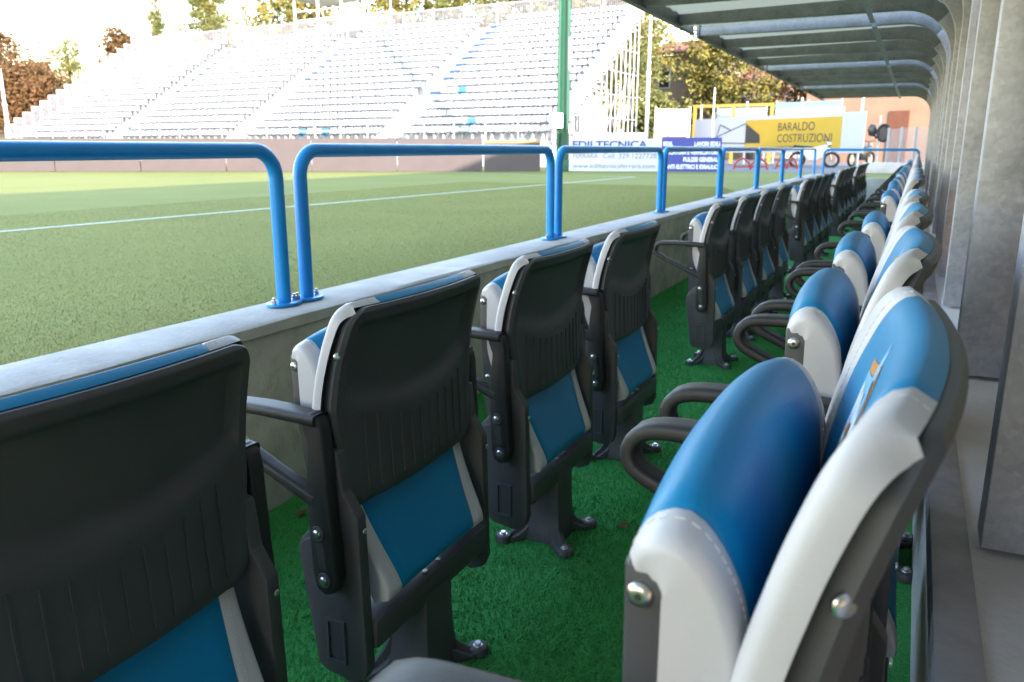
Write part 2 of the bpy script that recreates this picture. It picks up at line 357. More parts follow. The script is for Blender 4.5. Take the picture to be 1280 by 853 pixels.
def cushion(prof, side, ns, hw, bnd, thick, edge=0.022, crown=0.008, drop=None, curve=None):
    cv = curve or (lambda y: 0.0)
    """padded cover laid over a profile line (x,z); side=+1/-1 picks the face the padding swells to; returns blue grid, two white grids"""
    C2 = spline(prof, ns); L = ns-1
    us = [-1,-0.985,-0.955,-0.90,-0.80,-0.72] ; mid = 14
    blue=[]; wl=[]; wr=[]
    for i, p in enumerate(C2):
        t = (C2[min(i+1,L)] - C2[max(i-1,0)]).normalized(); nrm = Vector((-t.y, t.x))*side
        s = i/L; H = hw(s); B = bnd(s)
        end = min(1.0, min(s, 1-s)/0.045); ef = math.sqrt(max(0.0, 1-(1-end)**2))      # rounded ends
        def pt(y):
            e = min(1.0, (H-abs(y))/edge); q = math.sqrt(max(0.0, 1-(1-e)**2))
            h = thick*q*ef + crown*(1-(y/H)**2)*ef
            g = abs(abs(y)-B); h -= 0.0022*max(0.0, 1-g/0.004)*ef
            P = p + nrm*h; return (P.x - cv(y), y, P.y - (drop(s)*(abs(y)/H)**2.6 if drop else 0))
        bl = [-B, -B+0.002, -B+0.004] + [(-B+0.004)+(2*B-0.008)*k/mid for k in range(1, mid)] + [B-0.004, B-0.002, B]
        blue.append([pt(y) for y in bl])
        wd = H-B
        tv = [0, 0.002, 0.004] + [0.004+(wd-0.004)*f for f in (0.25,0.5,0.65,0.78,0.87,0.93,0.97,0.99,1.0)]
        wr.append([pt(B+v) for v in tv]); wl.append([pt(-B-v) for v in tv])
        # drop to the underside so the edge is closed
        back = p - nrm*(0.011 if not drop else 0.034)
        if drop and s > 0.45:
            f = min(1.0, (s-0.45)/0.15); back = back.lerp(Vector((-0.083, min(0.692, p.y) if s < 0.86 else 0.692)), f)
        dz = drop(s) if drop else 0
        wr[-1].append((back.x-cv(H), H-0.0005, back.y-dz)); wl[-1].append((back.x-cv(H), -H+0.0005, back.y-dz))
    return blue, wl, wr
def stitches(rows, jcol, lift=0.0008):
    b = MB(); acc = 0.0
    for r0, r1 in zip(rows, rows[1:]):
        for col in jcol:
            p, q, o_ = Vector(r0[col]), Vector(r1[col]), Vector(r0[col+1])
            nrm = (q-p).cross(o_-p)
            if nrm.length < 1e-12: continue
            L = (q-p).length; d = (q-p).normalized(); nrm.normalize()
            for sgn in (1,):
                n_ = max(1, int(L/0.005))
                for k in range(n_):
                    a_ = p.lerp(q, (k+0.15)/n_); c_ = p.lerp(q, (k+0.75)/n_)
                    b.bar(a_, c_, 0.0009, 0.0012, up=nrm)
    return b
def lerp_fn(pts):
    """smooth monotone curve (Fritsch-Carlson) through the given points, clamped at both ends"""
    X = [p[0] for p in pts]; Y = [p[1] for p in pts]; n = len(X)
    d = [(Y[i+1]-Y[i])/(X[i+1]-X[i]) for i in range(n-1)]
    m = [d[0]] + [0.0 if d[i-1]*d[i] <= 0 else 2*d[i-1]*d[i]/(d[i-1]+d[i]) for i in range(1, n-1)] + [d[-1]]
    def f(s):
        if s <= X[0]: return Y[0]
        if s >= X[-1]: return Y[-1]
        k = 0
        while s > X[k+1]: k += 1
        h = X[k+1]-X[k]; t = (s-X[k])/h
        return Y[k]*(1+2*t)*(1-t)**2 + h*m[k]*t*(1-t)**2 + Y[k+1]*t*t*(3-2*t) + h*m[k+1]*t*t*(t-1)
    return f

# profiles, chair-local: x to the rear, y along the row, z up
BACK_REAR = lerp_fn([(0.43,0.030),(0.60,0.024),(0.66,0.031),(0.79,0.066)])
CURV = lambda y: 0.021*(y/0.22)**2          # the backrest is curved in plan, its sides forward
BPROF = [(-0.022,0.440),(-0.015,0.540),(-0.003,0.640),(0.010,0.700),(0.021,0.737),(0.030,0.760),(0.039,0.772),(0.049,0.777)]
PB = lerp_fn([(z,x) for x,z in BPROF])
def shell_hw(z, r=0.034):
    h = lerp_fn([(0.43,0.200),(0.52,0.213),(0.60,0.226),(0.68,0.223),(0.79,0.211)])(z)
    zt = 0.776
    if z > zt-r: h = h - r + math.sqrt(max(0, r*r-(z-(zt-r))**2))
    if z < 0.455: h = h - 0.012*(0.455-z)/0.025
    return h
def make_back_shell():
    b = MB()
    zs = [0.430,0.436,0.448] + [0.455+0.284*k/22 for k in range(23)] + [0.742+0.034*math.sin(R(90*k/14)) for k in range(0,15)]
    us = [-1,-0.975,-0.93,-0.905,-0.88,-0.84] + [-0.76+1.52*k/12 for k in range(13)] + [0.84,0.88,0.905,0.93,0.975,1]
    def rear(z, u):
        x = BACK_REAR(z); au = abs(u)
        # raised rim, scooped panel with a curved lower edge
        low = 0.575 + 0.055*u*u
        rim = 0.0
        if au > 0.975: rim -= 0.006*(au-0.975)/0.025
        if z > 0.770: rim -= 0.006*(z-0.770)/0.006
        sc = 0.0
        if au < 0.905 and z < 0.752:
            k = min(1, (0.905-au)/0.045)*min(1, max(0, (0.752-z)/0.012))
            t = max(0, min(1, (z-low)/0.035)); t = t*t*(3-2*t)
            sc = k*(0.003 + 0.012*t)
        if z < 0.445: rim -= 0.006*(0.445-z)/0.015
        return x + rim - sc
    R1 = [[(rear(z,u)-CURV(u*shell_hw(z)), u*shell_hw(z), z) for u in us] for z in zs]
    F1 = [[(PB(z)+0.003-CURV(u*shell_hw(z)), u*(shell_hw(z)-0.007), z) for u in us] for z in zs]
    n, m = len(zs), len(us)
    b.grid(R1); o = len(b.v); b.grid(F1)
    for i in range(n-1):
        for j in (0, m-1): b.f.append((i*m+j, (i+1)*m+j, o+(i+1)*m+j, o+i*m+j))
    for j in range(m-1):
        for i in (0, n-1): b.f.append((i*m+j, i*m+j+1, o+i*m+j+1, o+i*m+j))
    # moulded vertical ribs
    for k in range(-5, 6):
        y = k*0.0315; zt = 0.558+0.055*(y/0.21)**2; z0 = 0.452
        pts = [(z0 + (zt-z0)*q/6) for q in range(7)]
        for q in range(6):
            a, c_ = pts[q], pts[q+1]
            b.bar((BACK_REAR(a)-0.0035-CURV(y), y, a), (BACK_REAR(c_)-0.0035-CURV(y), y, c_), 0.0035, 0.006, up=(1,0,0))
    return b
def screw(b, c, axis, r=0.0055, h=0.003):
    c = Vector(c); a = Vector(axis)
    b.tube([c, c+a*h*0.5, c+a*h*0.9, c+a*h], [r, r, r*0.75, r*0.45], 12)
    return b

def make_chair():
    root = empty('folding_chair')
    # pedestal: tapering post on a four-lobed foot
    b = MB()
    sec = [(0.0,0.050,0.060),(0.03,0.047,0.056),(0.07,0.043,0.050),(0.13,0.040,0.048),(0.205,0.040,0.048)]
    P = []
    for z, hx, hy in sec: P.append([(-hx+0.012,-hy,z),(hx+0.012,-hy,z),(hx+0.012,hy,z),(-hx+0.012,hy,z)])
    V = [p for r in P for p in r]; F = [(3,2,1,0), tuple(16+i for i in range(4))]
    for i in range(4):
        for k in range(4): F.append((i*4+k, i*4+(k+1)%4, (i+1)*4+(k+1)%4, (i+1)*4+k))
    b.add(V, F)
    lobes = [(-0.088,-0.088),(0.088,-0.088),(0.088,0.088),(-0.088,0.088)]
    for lx, ly in lobes:
        b.cyl((lx,ly,0.0), (0,0,1), 0.024, 0.020, 16, 0.021)
        d = Vector((lx,ly,0)).normalized(); nn = Vector((-d.y,d.x,0))
        # web between post and lobe: concave wedge
        pr = [(0.045,0.125),(0.055,0.085),(0.070,0.055),(0.088,0.034),(0.105,0.022),(0.118,0.018),(0.118,0.0),(0.045,0.0)]
        for hwid, f in ((0.019,0.55),(0.0055,1.0)):
            A = [d*q + nn*hwid + Vector((0,0,z*f if z > 0.02 else z)) for q, z in pr]; B_ = [d*q - nn*hwid + Vector((0,0,z*f if z > 0.02 else z)) for q, z in pr]
            k = len(pr); b.add(A+B_, [tuple(range(k)), tuple(range(2*k-1,k-1,-1))] + [(i,i+k,(i+1)%k+k,(i+1)%k) for i in range(k)])
    ped = b.build('pedestal', 'black_plastic', root, bevel=0.003)
    for lx, ly in lobes:
        s_ = MB(); s_.cyl((lx,ly,0.018), (0,0,1), 0.011, 0.003, 12); s_.cyl((lx,ly,0.021), (0,0,1), 0.0075, 0.006, 6)
        s_.build('bolt', 'steel_screw', ped, bevel=0.001, seg=1)
    # cross beam carrying both side frames
    b = MB(); b.box(-0.020, 0.052, -0.204, 0.204, 0.178, 0.232); cb = b.build('cross_beam', 'black_plastic', root, bevel=0.005)
    for y in (-0.025, 0.025):
        s_ = MB(); s_.cyl((0.036,y,0.231), (0,0,1), 0.006, 0.004, 8); s_.build('bolt', 'steel_screw', cb)
    # side frames
    for sg in (-1, 1):
        b = MB(); lo, hi = (0.203, 0.228)
        poly = [(-0.090,0.350),(-0.084,0.368),(-0.050,0.405),(-0.030,0.440),(-0.028,0.520),(-0.012,0.545),(0.006,0.540),(0.014,0.470),(0.040,0.430),(0.046,0.150),(0.038,0.128),(0.010,0.116),(-0.045,0.124),(-0.060,0.136)]
        b.prism(poly, 'y', sg*lo, sg*hi)
        sf = b.build('side_frame', 'black_plastic', root, bevel=0.004)
        y = sg*0.228
        d = MB()                                                                       # round pivot cover
        d.tube([(-0.052,y-sg*0.004,0.345),(-0.052,y+sg*0.0022,0.345)], [0.033,0.032], 28)
        d.build('pivot_cover', 'black_plastic', sf, bevel=0.0008, seg=1)
        d = MB(); x0,x1,z0,z1 = -0.036,0.004,0.150,0.232; t = 0.005                      # framed label recess
        for q in ((x0,x1,z0,z0+t),(x0,x1,z1-t,z1),(x0,x0+t,z0+t,z1-t),(x1-t,x1,z0+t,z1-t)): d.box(q[0],q[1],min(y,y+sg*0.004),max(y,y+sg*0.004),q[2],q[3])
        d.build('label_frame', 'black_plastic', sf, smooth=0)
        # armrest: pad, rounded nose, lower strut and mounting tail as one moulding
        a = MB(); y0, y1 = 0.229, 0.257
        yc = sg*0.243
        ctl = [(-0.012,0.600,0.038,0.0187),(-0.060,0.602,0.042,0.0195),(-0.120,0.604,0.043,0.0187),(-0.170,0.603,0.043,0.0187),(-0.205,0.601,0.042,0.0187),(-0.226,0.594,0.040,0.0187),(-0.237,0.580,0.037,0.0179),(-0.238,0.564,0.034,0.0172),(-0.228,0.550,0.032,0.0172),(-0.205,0.538,0.030,0.0187),(-0.150,0.513,0.028,0.0203),(-0.090,0.486,0.028,0.0218),(-0.028,0.460,0.028,0.0234)]
        px = spline([(c_[0],c_[1]) for c_ in ctl], 44); pw_ = spline([(c_[2],c_[3]) for c_ in ctl], 44); rings = []
        for i, p in enumerate(px):
            t = (px[min(i+1,43)] - px[max(i-1,0)]).normalized(); nr = Vector((-t.y,t.x)); wd_, th_ = pw_[i]
            rings.append([((p+nr*th_*0.5*cz).x, yc+wd_*0.5*cx, (p+nr*th_*0.5*cz).y) for cx, cz in ((-1,-0.45),(-1,0.45),(-0.93,0.78),(-0.75,0.97),(-0.4,1),(0.4,1),(0.75,0.97),(0.93,0.78),(1,0.45),(1,-0.45),(0.93,-0.78),(0.75,-0.97),(0.4,-1),(-0.4,-1),(-0.75,-0.97),(-0.93,-0.78))])
        V = [p for r_ in rings for p in r_]; m_ = 16; F = [(i*m_+k, i*m_+(k+1)%m_, (i+1)*m_+(k+1)%m_, (i+1)*m_+k) for i in range(43) for k in range(m_)]
        F += [tuple(range(m_)), tuple(43*m_+k for k in range(m_-1,-1,-1))]
        a.add(V, F)
        # rear upright with rounded shoulder and mounting tail
        up = [(-0.050,0.604),(-0.020,0.612),(-0.004,0.600),(0.000,0.580),(0.004,0.470),(0.014,0.330),(0.006,0.300),(-0.012,0.293),(-0.030,0.302),(-0.036,0.330),(-0.040,0.420),(-0.042,0.470),(-0.032,0.560),(-0.042,0.588)]
        um = MB().prism(up, 'y', sg*0.229, sg*0.256).mesh('upright', bevel=0.004, seg=2)
        a.add([tuple(v.co) for v in um.vertices], [tuple(p.vertices) for p in um.polygons]); bpy.data.meshes.remove(um)
        ar = a.build('armrest', 'black_arm', root, smooth=50)
        for x, z in ((-0.020,0.405),(-0.012,0.322)):
            d = MB(); d.tube([(x,sg*0.2555,z),(x,sg*0.2585,z)], [0.014,0.013], 18); d.build('screw_boss', 'black_plastic', ar)
            s_ = screw(MB(), (x,sg*0.2583,z), (0,sg,0), 0.0075, 0.004); s_.build('screw', 'steel_screw', ar)
        # slot between the two bosses
        d = MB(); d.bar((-0.0195,sg*0.2557,0.388),(-0.0135,sg*0.2557,0.340),0.0012,0.016,up=(1,0,0)); d.build('slot', 'dark_steel', ar, smooth=0)
    # back shell
    sh = make_back_shell().build('back_shell', 'black_plastic', root, smooth=35)
    for sg in (-1, 1):
        s_ = screw(MB(), (BACK_REAR(0.70)-0.030, sg*0.219, 0.700), (0.55,sg*0.8,0), 0.0065, 0.004); s_.build('rivet', 'steel_screw', sh)
        s_ = screw(MB(), (0.0440, sg*0.2155, 0.405), (1,0,0), 0.005, 0.003); s_.build('rivet', 'steel_screw', sh)
    # back cushion, laid over the shell front and rolled over its top
    prof = BPROF
    prs = spline(prof, 60)
    bl, wl, wr = cushion(prof, 1, 60, lambda s: shell_hw(min(0.7755, prs[int(round(s*59))].y), 0.024) + 0.007,
                         lerp_fn([(0,0.120),(0.35,0.165),(0.7,0.168),(0.9,0.150),(1,0.140)]), 0.014, edge=0.018, crown=0.002, curve=CURV)
    bc = MB().grid(bl).build('back_cushion', 'blue_vinyl', root, smooth=60)
    for q in (wl, wr):
        sp_ = MB().grid(q).build('side_panel', 'white_vinyl', bc, smooth=60); stitches(q, [3]).build('stitching', 'thread', sp_, smooth=0)
    return root
chair0 = make_chair()

# seat: moulded pan with a padded cover, tipped up
SEATC = lambda y: -0.006*(y/0.2)**2         # the seat is dished, its sides raised
def add_seat(root):
    prof = [(0.052,0.256),(0.040,0.288),(0.012,0.352),(-0.016,0.430),(-0.036,0.530),(-0.045,0.610),(-0.048,0.648),(-0.053,0.680),(-0.063,0.704),(-0.077,0.717),(-0.091,0.712),(-0.099,0.696),(-0.097,0.682)]
    hw = lerp_fn([(0,0.174),(0.12,0.178),(0.4,0.190),(0.7,0.208),(0.9,0.208),(1,0.192)])
    bl, wl, wr = cushion(prof, -1, 90, hw, lerp_fn([(0,0.130),(0.08,0.136),(0.40,0.160),(0.70,0.166),(0.86,0.176),(1,0.172)]), 0.008, edge=0.010, crown=0.001, curve=SEATC, drop=lerp_fn([(0,0),(0.70,0),(0.88,0.020),(1,0.020)]))
    sc = MB().grid(bl).build('seat_cushion', 'blue_vinyl', root, smooth=60)
    for q in (wl, wr):
        sp_ = MB().grid(q).build('side_panel', 'white_vinyl', sc, smooth=60); stitches(q, [3]).build('stitching', 'thread', sp_, smooth=0)
    # pan: follows the cover, open-edged moulding 55 mm deep
    PX = lerp_fn([(z,x-0.020) for x,z in prof[:8]]); FX = lerp_fn([(0.256,0.000),(0.300,-0.050),(0.380,-0.092),(0.500,-0.099),(0.690,-0.101)])
    HS = lerp_fn([(0.256,0.170),(0.35,0.178),(0.5,0.192),(0.60,0.203),(0.664,0.203)])
    b = MB(); rows = []
    for i in range(19):
        z = 0.262 + 0.424*i/18; h = HS(z)
        rows.append([(PX(z),-h,z),(PX(z),h,z),(FX(z),h-0.006,z),(FX(z),-h+0.006,z)])
    V = [q for r_ in rows for q in r_]; n_ = len(rows)
    F = [(i*4+k, i*4+(k+1)%4, (i+1)*4+(k+1)%4, (i+1)*4+k) for i in range(n_-1) for k in range(4)] + [(3,2,1,0), tuple((n_-1)*4+k for k in range(4))]
    b.add(V, F); pn = b.build('seat_pan', 'black_plastic', root, bevel=0.004, seg=2, smooth=45)
    for sg in (-1, 1):
        for z, x, h in ((0.668,-0.090,0.1990),(0.590,-0.087,0.1990),(0.480,-0.082,0.186)):
            s_ = screw(MB(), (x, sg*(h), z), (0,sg,0), 0.0075, 0.0045); s_.build('screw', 'steel_screw', pn)
            d = MB(); d.cyl((x, sg*(h+0.0044), z), (0,sg,0), 0.0022, 0.0004, 8); d.build('screw_recess', 'dark_steel', pn)
add_seat(chair0)

# emblem: a crest printed on the backrest cover
def add_emblem(root):
    e = empty('emblem')
    e.parent = root
    pr = spline(BPROF, 80)
    def surf(z):
        for a, c_ in zip(pr, pr[1:]):
            if a.y <= z <= c_.y:
                t = (c_-a).normalized(); nr = Vector((-t.y, t.x)); f = (z-a.y)/max(1e-6, c_.y-a.y); p = a.lerp(c_, f); return p, nr
        return pr[40], Vector((-1,0))
    def pat(name, pts, m, off):
        # triangulated fan over a small grid so it follows the cover
        ys = [p[0] for p in pts]; zs = [p[1] for p in pts]
        V = []
        for y, z in pts:
            p, nr = surf(z); q = p + nr*(0.0140 + 0.002*(1-(y/0.225)**2) + off); V.append((q.x-CURV(y), y, q.y))
        cy, cz = sum(ys)/len(ys), sum(zs)/len(zs); p, nr = surf(cz); q = p + nr*(0.0140+0.002*(1-(cy/0.225)**2)+off+0.0002); V.append((q.x-CURV(cy), cy, q.y))
        k = len(pts); b = MB(); b.add(V, [(i,(i+1)%k,k) for i in range(k)]); return b.build(name, m, e, smooth=0, fix=False)
    oval = lambda cy, cz, ry, rz, n=20: [(cy+ry*math.cos(2*math.pi*k/n), cz+rz*math.sin(2*math.pi*k/n)) for k in range(n)]
    shield = lambda r, zc, h: [(-r,zc+h*0.5),(-r*0.5,zc+h*0.54),(0,zc+h*0.6),(r*0.5,zc+h*0.54),(r,zc+h*0.5),(r,zc),(r*0.8,zc-h*0.3),(0,zc-h*0.55),(-r*0.8,zc-h*0.3),(-r,zc)]
    Z0 = 0.683
    pat('outline', shield(0.070, Z0, 0.115), 'emblem_gold', 0.0006)
    pat('field', shield(0.062, Z0, 0.100), 'emblem_sky', 0.0012)
    for k, y in enumerate((-0.040,-0.014,0.014,0.040)):
        pat('stripe', [(y-0.0065,Z0+0.046),(y+0.0065,Z0+0.046),(y+0.0065,Z0-0.024),(y-0.0065,Z0-0.024)], 'emblem_white', 0.0018)
    pat('roundel', oval(0,Z0-0.004,0.036,0.030), 'emblem_gold', 0.0024)
    pat('roundel', oval(0,Z0-0.004,0.029,0.024), 'emblem_white', 0.0030)
    pat('figure', [(-0.014,Z0-0.018),(-0.008,Z0-0.002),(-0.020,Z0+0.012),(-0.006,Z0+0.007),(0.008,Z0+0.014),(0.018,Z0+0.002),(0.012,Z0-0.020)], 'emblem_gold', 0.0036)
    # tapering pale flash above the shield
    pat('flash', [(-0.012,Z0+0.052),(0.014,Z0+0.052),(0.030,Z0+0.098),(0.018,Z0+0.080)], 'emblem_sky', 0.0010)
    return e
add_emblem(chair0)
BLK = ['nearest block','second block','third block','fourth block','far block']
SMALL = ('bolt','screw','screw_recess','screw_boss','rivet','slot','label_frame','pivot_cover','emblem','stitching')
first = True
for row, (X0, Z0, Y0) in (('front', (-0.80, 0.0, 0.554)), ('rear', (-0.018, 0.12, 0.575))):
    for g in range(5):
        for k in range(4):
            Y = Y0 + 3.28*g + 0.64*k
            if Y > 16.2: continue
            if first: c_ = chair0; first = False
            else: c_ = copy_tree(chair0, None, SMALL if Y > 7.5 else (('emblem',) if row == 'front' else ()))
            c_.location = (X0, Y, Z0); c_.rotation_euler = (0, 0, random.uniform(-0.008, 0.008))
            fa = random.uniform(-0.028, 0.020) if not (row == 'rear' and g == 0 and k == 0) else 0.0    # seats do not all fold to the same stop
            for ch in c_.children:
                if ch.name.startswith('seat_'): ch.rotation_euler = (0, fa, 0); ch.location = (-0.30*math.sin(fa), 0, 0.30*(1-math.cos(fa)))
            lab = {'front': 'blue and white tip-up chair, front row by the parapet, ', 'rear': 'blue and white tip-up chair, rear row by the columns, '}[row] + ORD[k] + ' in ' + BLK[g]
            tag(c_, lab, 'chair', row + ' row of tip-up chairs')

# ------------------------------------------------------------------ blue hoop rails on the parapet
def hoop(L, H, r, n=16, rad=0.08):
    p = [(0,0,0),(0,0,H-rad)] + [(0, rad-rad*math.cos(R(90*k/8)), H-rad+rad*math.sin(R(90*k/8))) for k in range(1,9)]
    q = [(0, L-y, z) for _, y, z in reversed(p)]
    return MB().tube(p+q, r, n)
def rail_thing(loc, L, rz, label):
    t = empty('hoop_rail', loc, rz); tag(t, label, 'railing', 'blue hoop rails')
    hoop(L, 0.462, 0.0215).build('hoop', 'rail_blue', t, smooth=60)
    for y in (0, L):
        b = MB(); pts = [(0.045*math.cos(a)*1.0, y + 0.062*math.sin(a)) for a in [2*math.pi*k/24 for k in range(24)]]
        b.prism(pts, 'z', 0.002, 0.011); bp_ = b.build('base_plate', 'rail_blue', t, bevel=0.002)
        for s_ in (-1, 1):
            m = MB(); m.cyl((0, y+s_*0.045, 0.010), (0,0,1), 0.011, 0.003, 12); m.cyl((0, y+s_*0.045, 0.013), (0,0,1), 0.0085, 0.009, 6); m.cyl((0, y+s_*0.045, 0.022), (0,0,1), 0.005, 0.007, 8)
            m.build('anchor_nut', 'steel_screw', bp_)
    return t
for k in range(8):
    y0 = -0.07 + 2.03*k
    rail_thing((-1.695, y0, 0.553), 1.925, 0, 'blue tubular hoop rail on the parapet, ' + ORD[k] + ' from the camera')
rail_thing((-1.60, 16.68, 0.482), 1.62, R(-90), 'blue tubular hoop rail across the far end of the bench pit').scale = (1,1,1.12)

# ------------------------------------------------------------------ shelter canopies of galvanised steel
def frame_rings(wd):
    """bent frame: column from the plinth, curved eaves, cantilever beam; rectangular section"""
    inner = [(0.14,0.456),(0.14,1.70)] + arc(-0.21,1.70,0.35,0,90,10)[1:] + [(-1.955,2.050)]
    outer = [(0.27,0.456),(0.27,1.70)] + arc(-0.21,1.70,0.46,0,90,10)[1:] + [(-1.955,2.135)]
    outer[1] = (0.262,1.70)
    return inner, outer
def frame(parent, y, wd=0.07):
    inn, out_ = frame_rings(wd); n = len(inn); b = MB(); V = []
    for (xi,zi),(xo,zo) in zip(inn,out_): V += [(xi,y,zi),(xi,y+wd,zi),(xo,y+wd,zo),(xo,y,zo)]
    def run(V, name, m):
        n = len(V)//4; F = [(i*4+k, i*4+(k+1)%4, (i+1)*4+(k+1)%4, (i+1)*4+k) for i in range(n-1) for k in range(4)] + [(3,2,1,0), tuple((n-1)*4+k for k in range(4))]
        return MB().add(V, F).build(name, m, parent, bevel=0.004, seg=2, smooth=35)
    o = run(V[:4*7], 'column', 'galvanised'); run(V[4*6:], 'beam', 'galv_beam')
    return o
def canopy(y0, label, L=3.66):
    t = empty('shelter_canopy', (0, y0, 0)); tag(t, label, 'shelter', 'galvanised shelter canopies')
    for k in range(4):
        f = frame(t, 1.03*k)
        for z in (0.62, 0.9, 1.18, 1.46):                         # bolt heads down the column face
            m = MB(); m.cyl((0.232, 1.03*k+0.0005, z), (0,-1,0), 0.009, 0.005, 6); m.build('bolt', 'galvanised', f)
    # shallow ribbed cladding sheet over the frames and down the back
    prof = [(-1.975,2.139),(-0.21,2.139+0.028)] + [(x,z) for x, z in arc(-0.21,1.70,0.467,90,0,10)] + [(0.278,1.60),(0.278,0.47)]
    prof[1] = (-0.60,2.153)
    ny = int(L/0.05); rows = []
    for j in range(ny+1):
        ph = j % 4; d = 0.010 if ph in (0,1) else 0.0
        rows.append([(x + (d if z < 1.72 else 0), -0.02 + L*j/ny, z + (d if z >= 1.72 else 0)) for x, z in prof])
    V = [p for r_ in rows for p in r_]; m_ = len(prof); b = MB(); b.grid(rows)
    b.build('roof_sheet', 'canopy_sheet', t, smooth=30, fix=False)
    b = MB(); b.box(-1.985, -1.957, -0.02, L-0.02, 2.035, 2.150); b.box(-1.957, -1.93, 0.072, L-0.02, 2.036, 2.044); b.build('fascia', 'fascia_steel', t, bevel=0.002)
    b = MB(); b.box(-0.47, -0.43, -0.02, L-0.02, 2.040, 2.0475); b.build('purlin_strip', 'galvanised', t, smooth=0)
    b = MB(); b.box(0.10, 0.138, -0.02, L-0.02, 1.655, 1.700) if False else b.box(-1.3, -1.26, -0.02, L-0.02, 2.137, 2.1385)
    return t
for k, (y0, nm) in enumerate(((-3.64,'behind the camera'),(0.22,'directly over the nearest chairs'),(4.08,'second from the camera'),(7.94,'third from the camera'),(11.80,'fourth from the camera'),(15.66,'farthest along the row'))):
    canopy(y0, 'galvanised steel shelter canopy with curved eaves, ' + nm)

# ------------------------------------------------------------------ main grandstand behind the benches (its roof shades the near pitch)
ms = empty('main_grandstand', (0,0,ZP)); tag(ms, 'tall concrete main grandstand behind the galvanised shelters', 'grandstand')
b = MB()
for k in range(10): b.box(4.2+0.75*k, 14.0, -60, 24, 0.35*k, 0.35*(k+1)+0.7)
b.build('terrace', 'main_stand', ms, smooth=0)
b = MB(); b.box(13.4, 14.0, -60, 24, 0.0, 8.0); b.build('rear_wall', 'main_stand', ms, smooth=0)
b = MB(); b.prism([(3.4,6.85),(14.0,8.0),(14.0,8.3),(3.4,7.08)], 'y', -60, 24.3); b.build('roof', 'main_stand', ms, smooth=0)
for y in range(-58, 24, 8):
    b = MB(); b.cyl((5.4, y, 0.8), (0,0,1), 0.18, 6.2, 12); b.build('post', 'main_stand', ms)

# ------------------------------------------------------------------ far end stand on scaffolding
SU = Vector((math.cos(R(2)), -math.sin(R(2)), 0)); SV = Vector((math.sin(R(2)), math.cos(R(2)), 0))
SF = Vector((-13.0, 30.0, 0)); SL = 36.5; NR = 17; RUN = 0.585; RISE = 0.366; SZ0 = 1.30
st = empty('scaffold_stand', (SF.x, SF.y, ZP), -R(2)); tag(st, 'long white seated stand on scaffolding behind the goal', 'grandstand')
# local: x along the stand (0 at its right end, negative to the left), y to the rear, z up from the pitch
AIS = [(-8.6,-7.5), (-18.0,-16.9), (-27.6,-26.5)]
z_of = lambda k: SZ0 - ZP + RISE*k
for k in range(NR):
    b = MB(); b.box(-SL, 0, RUN*k, RUN*(k+1)+0.02, z_of(k)-0.05, z_of(k)); b.box(-SL, 0, RUN*k-0.012, RUN*k, z_of(k)-RISE+0.001, z_of(k)-0.051)
    b.build('terrace_step', 'stand_white', st, smooth=0)
for k in range(NR):
    for a0, a1 in AIS:
        b = MB(); b.box(a0+0.25, a1-0.25, RUN*k+0.30, RUN*k+0.585, z_of(k)+0.001, z_of(k)+RISE*0.5); b.build('aisle_step', 'aisle_blue' if k > 8 or random.random() < 0.25 else 'stand_white', st, smooth=0)
# one bucket seat: pan, curved backrest, bracket
def bucket():
    b = MB()
    pr = [(-0.20,0.40,0.17),(-0.10,0.375,0.20),(0.06,0.37,0.205),(0.12,0.41,0.205),(0.15,0.54,0.20),(0.175,0.66,0.17)]
    rows = [[(-hw_,y,z+0.03),(-hw_*0.6,y,z),(hw_*0.6,y,z),(hw_,y,z+0.03)] for y, z, hw_ in pr]
    b.grid(rows); b.grid([[(x,y+0.02,z-0.025) for x,y,z in r_] for r_ in rows])
    b.box(-0.03,0.03,-0.05,0.05,0.0,0.36)
    return b.mesh('seat', smooth=40, fix=False)
seat_me = bucket(); seat_me.materials.append(MATS['stand_seat'])
seat_blue = seat_me.copy(); seat_blue.materials.clear(); seat_blue.materials.append(MATS['stand_seat_blue'])
spots = []
for k in range(NR):
    x = -0.55
    while x > -SL + 0.9:
        if not any(a0 - 0.15 < x < a1 + 0.15 for a0, a1 in AIS):
            spots.append((x + (random.random()-0.5)*0.01, RUN*k+0.26, z_of(k), k))
        x -= 0.475
camv = Vector((0,0,1.02))
def dist(s_): return ((SF + Vector((0,0,ZP)) + SU*s_[0] + SV*s_[1] + Vector((0,0,s_[2]))) - camv).length

spots.sort(key=dist)
blue_at = set(random.sample(range(300), 4))
for i, sp in enumerate(spots[:300]):
    o = link('seat', seat_blue if i in blue_at else seat_me, st); o.location = sp[:3]; o.rotation_euler = (random.uniform(-0.03,0.05), 0, random.uniform(-0.04,0.04))
b = MB(); sv = [tuple(v.co) for v in seat_me.vertices]; sf = [tuple(p.vertices) for p in seat_me.polygons]
for sp in spots[300:]: b.add([(x+sp[0], y+sp[1], z+sp[2]) for x,y,z in sv], sf)
tag(b.build('seats', 'stand_seat', st, smooth=0, fix=False), kind='stuff')
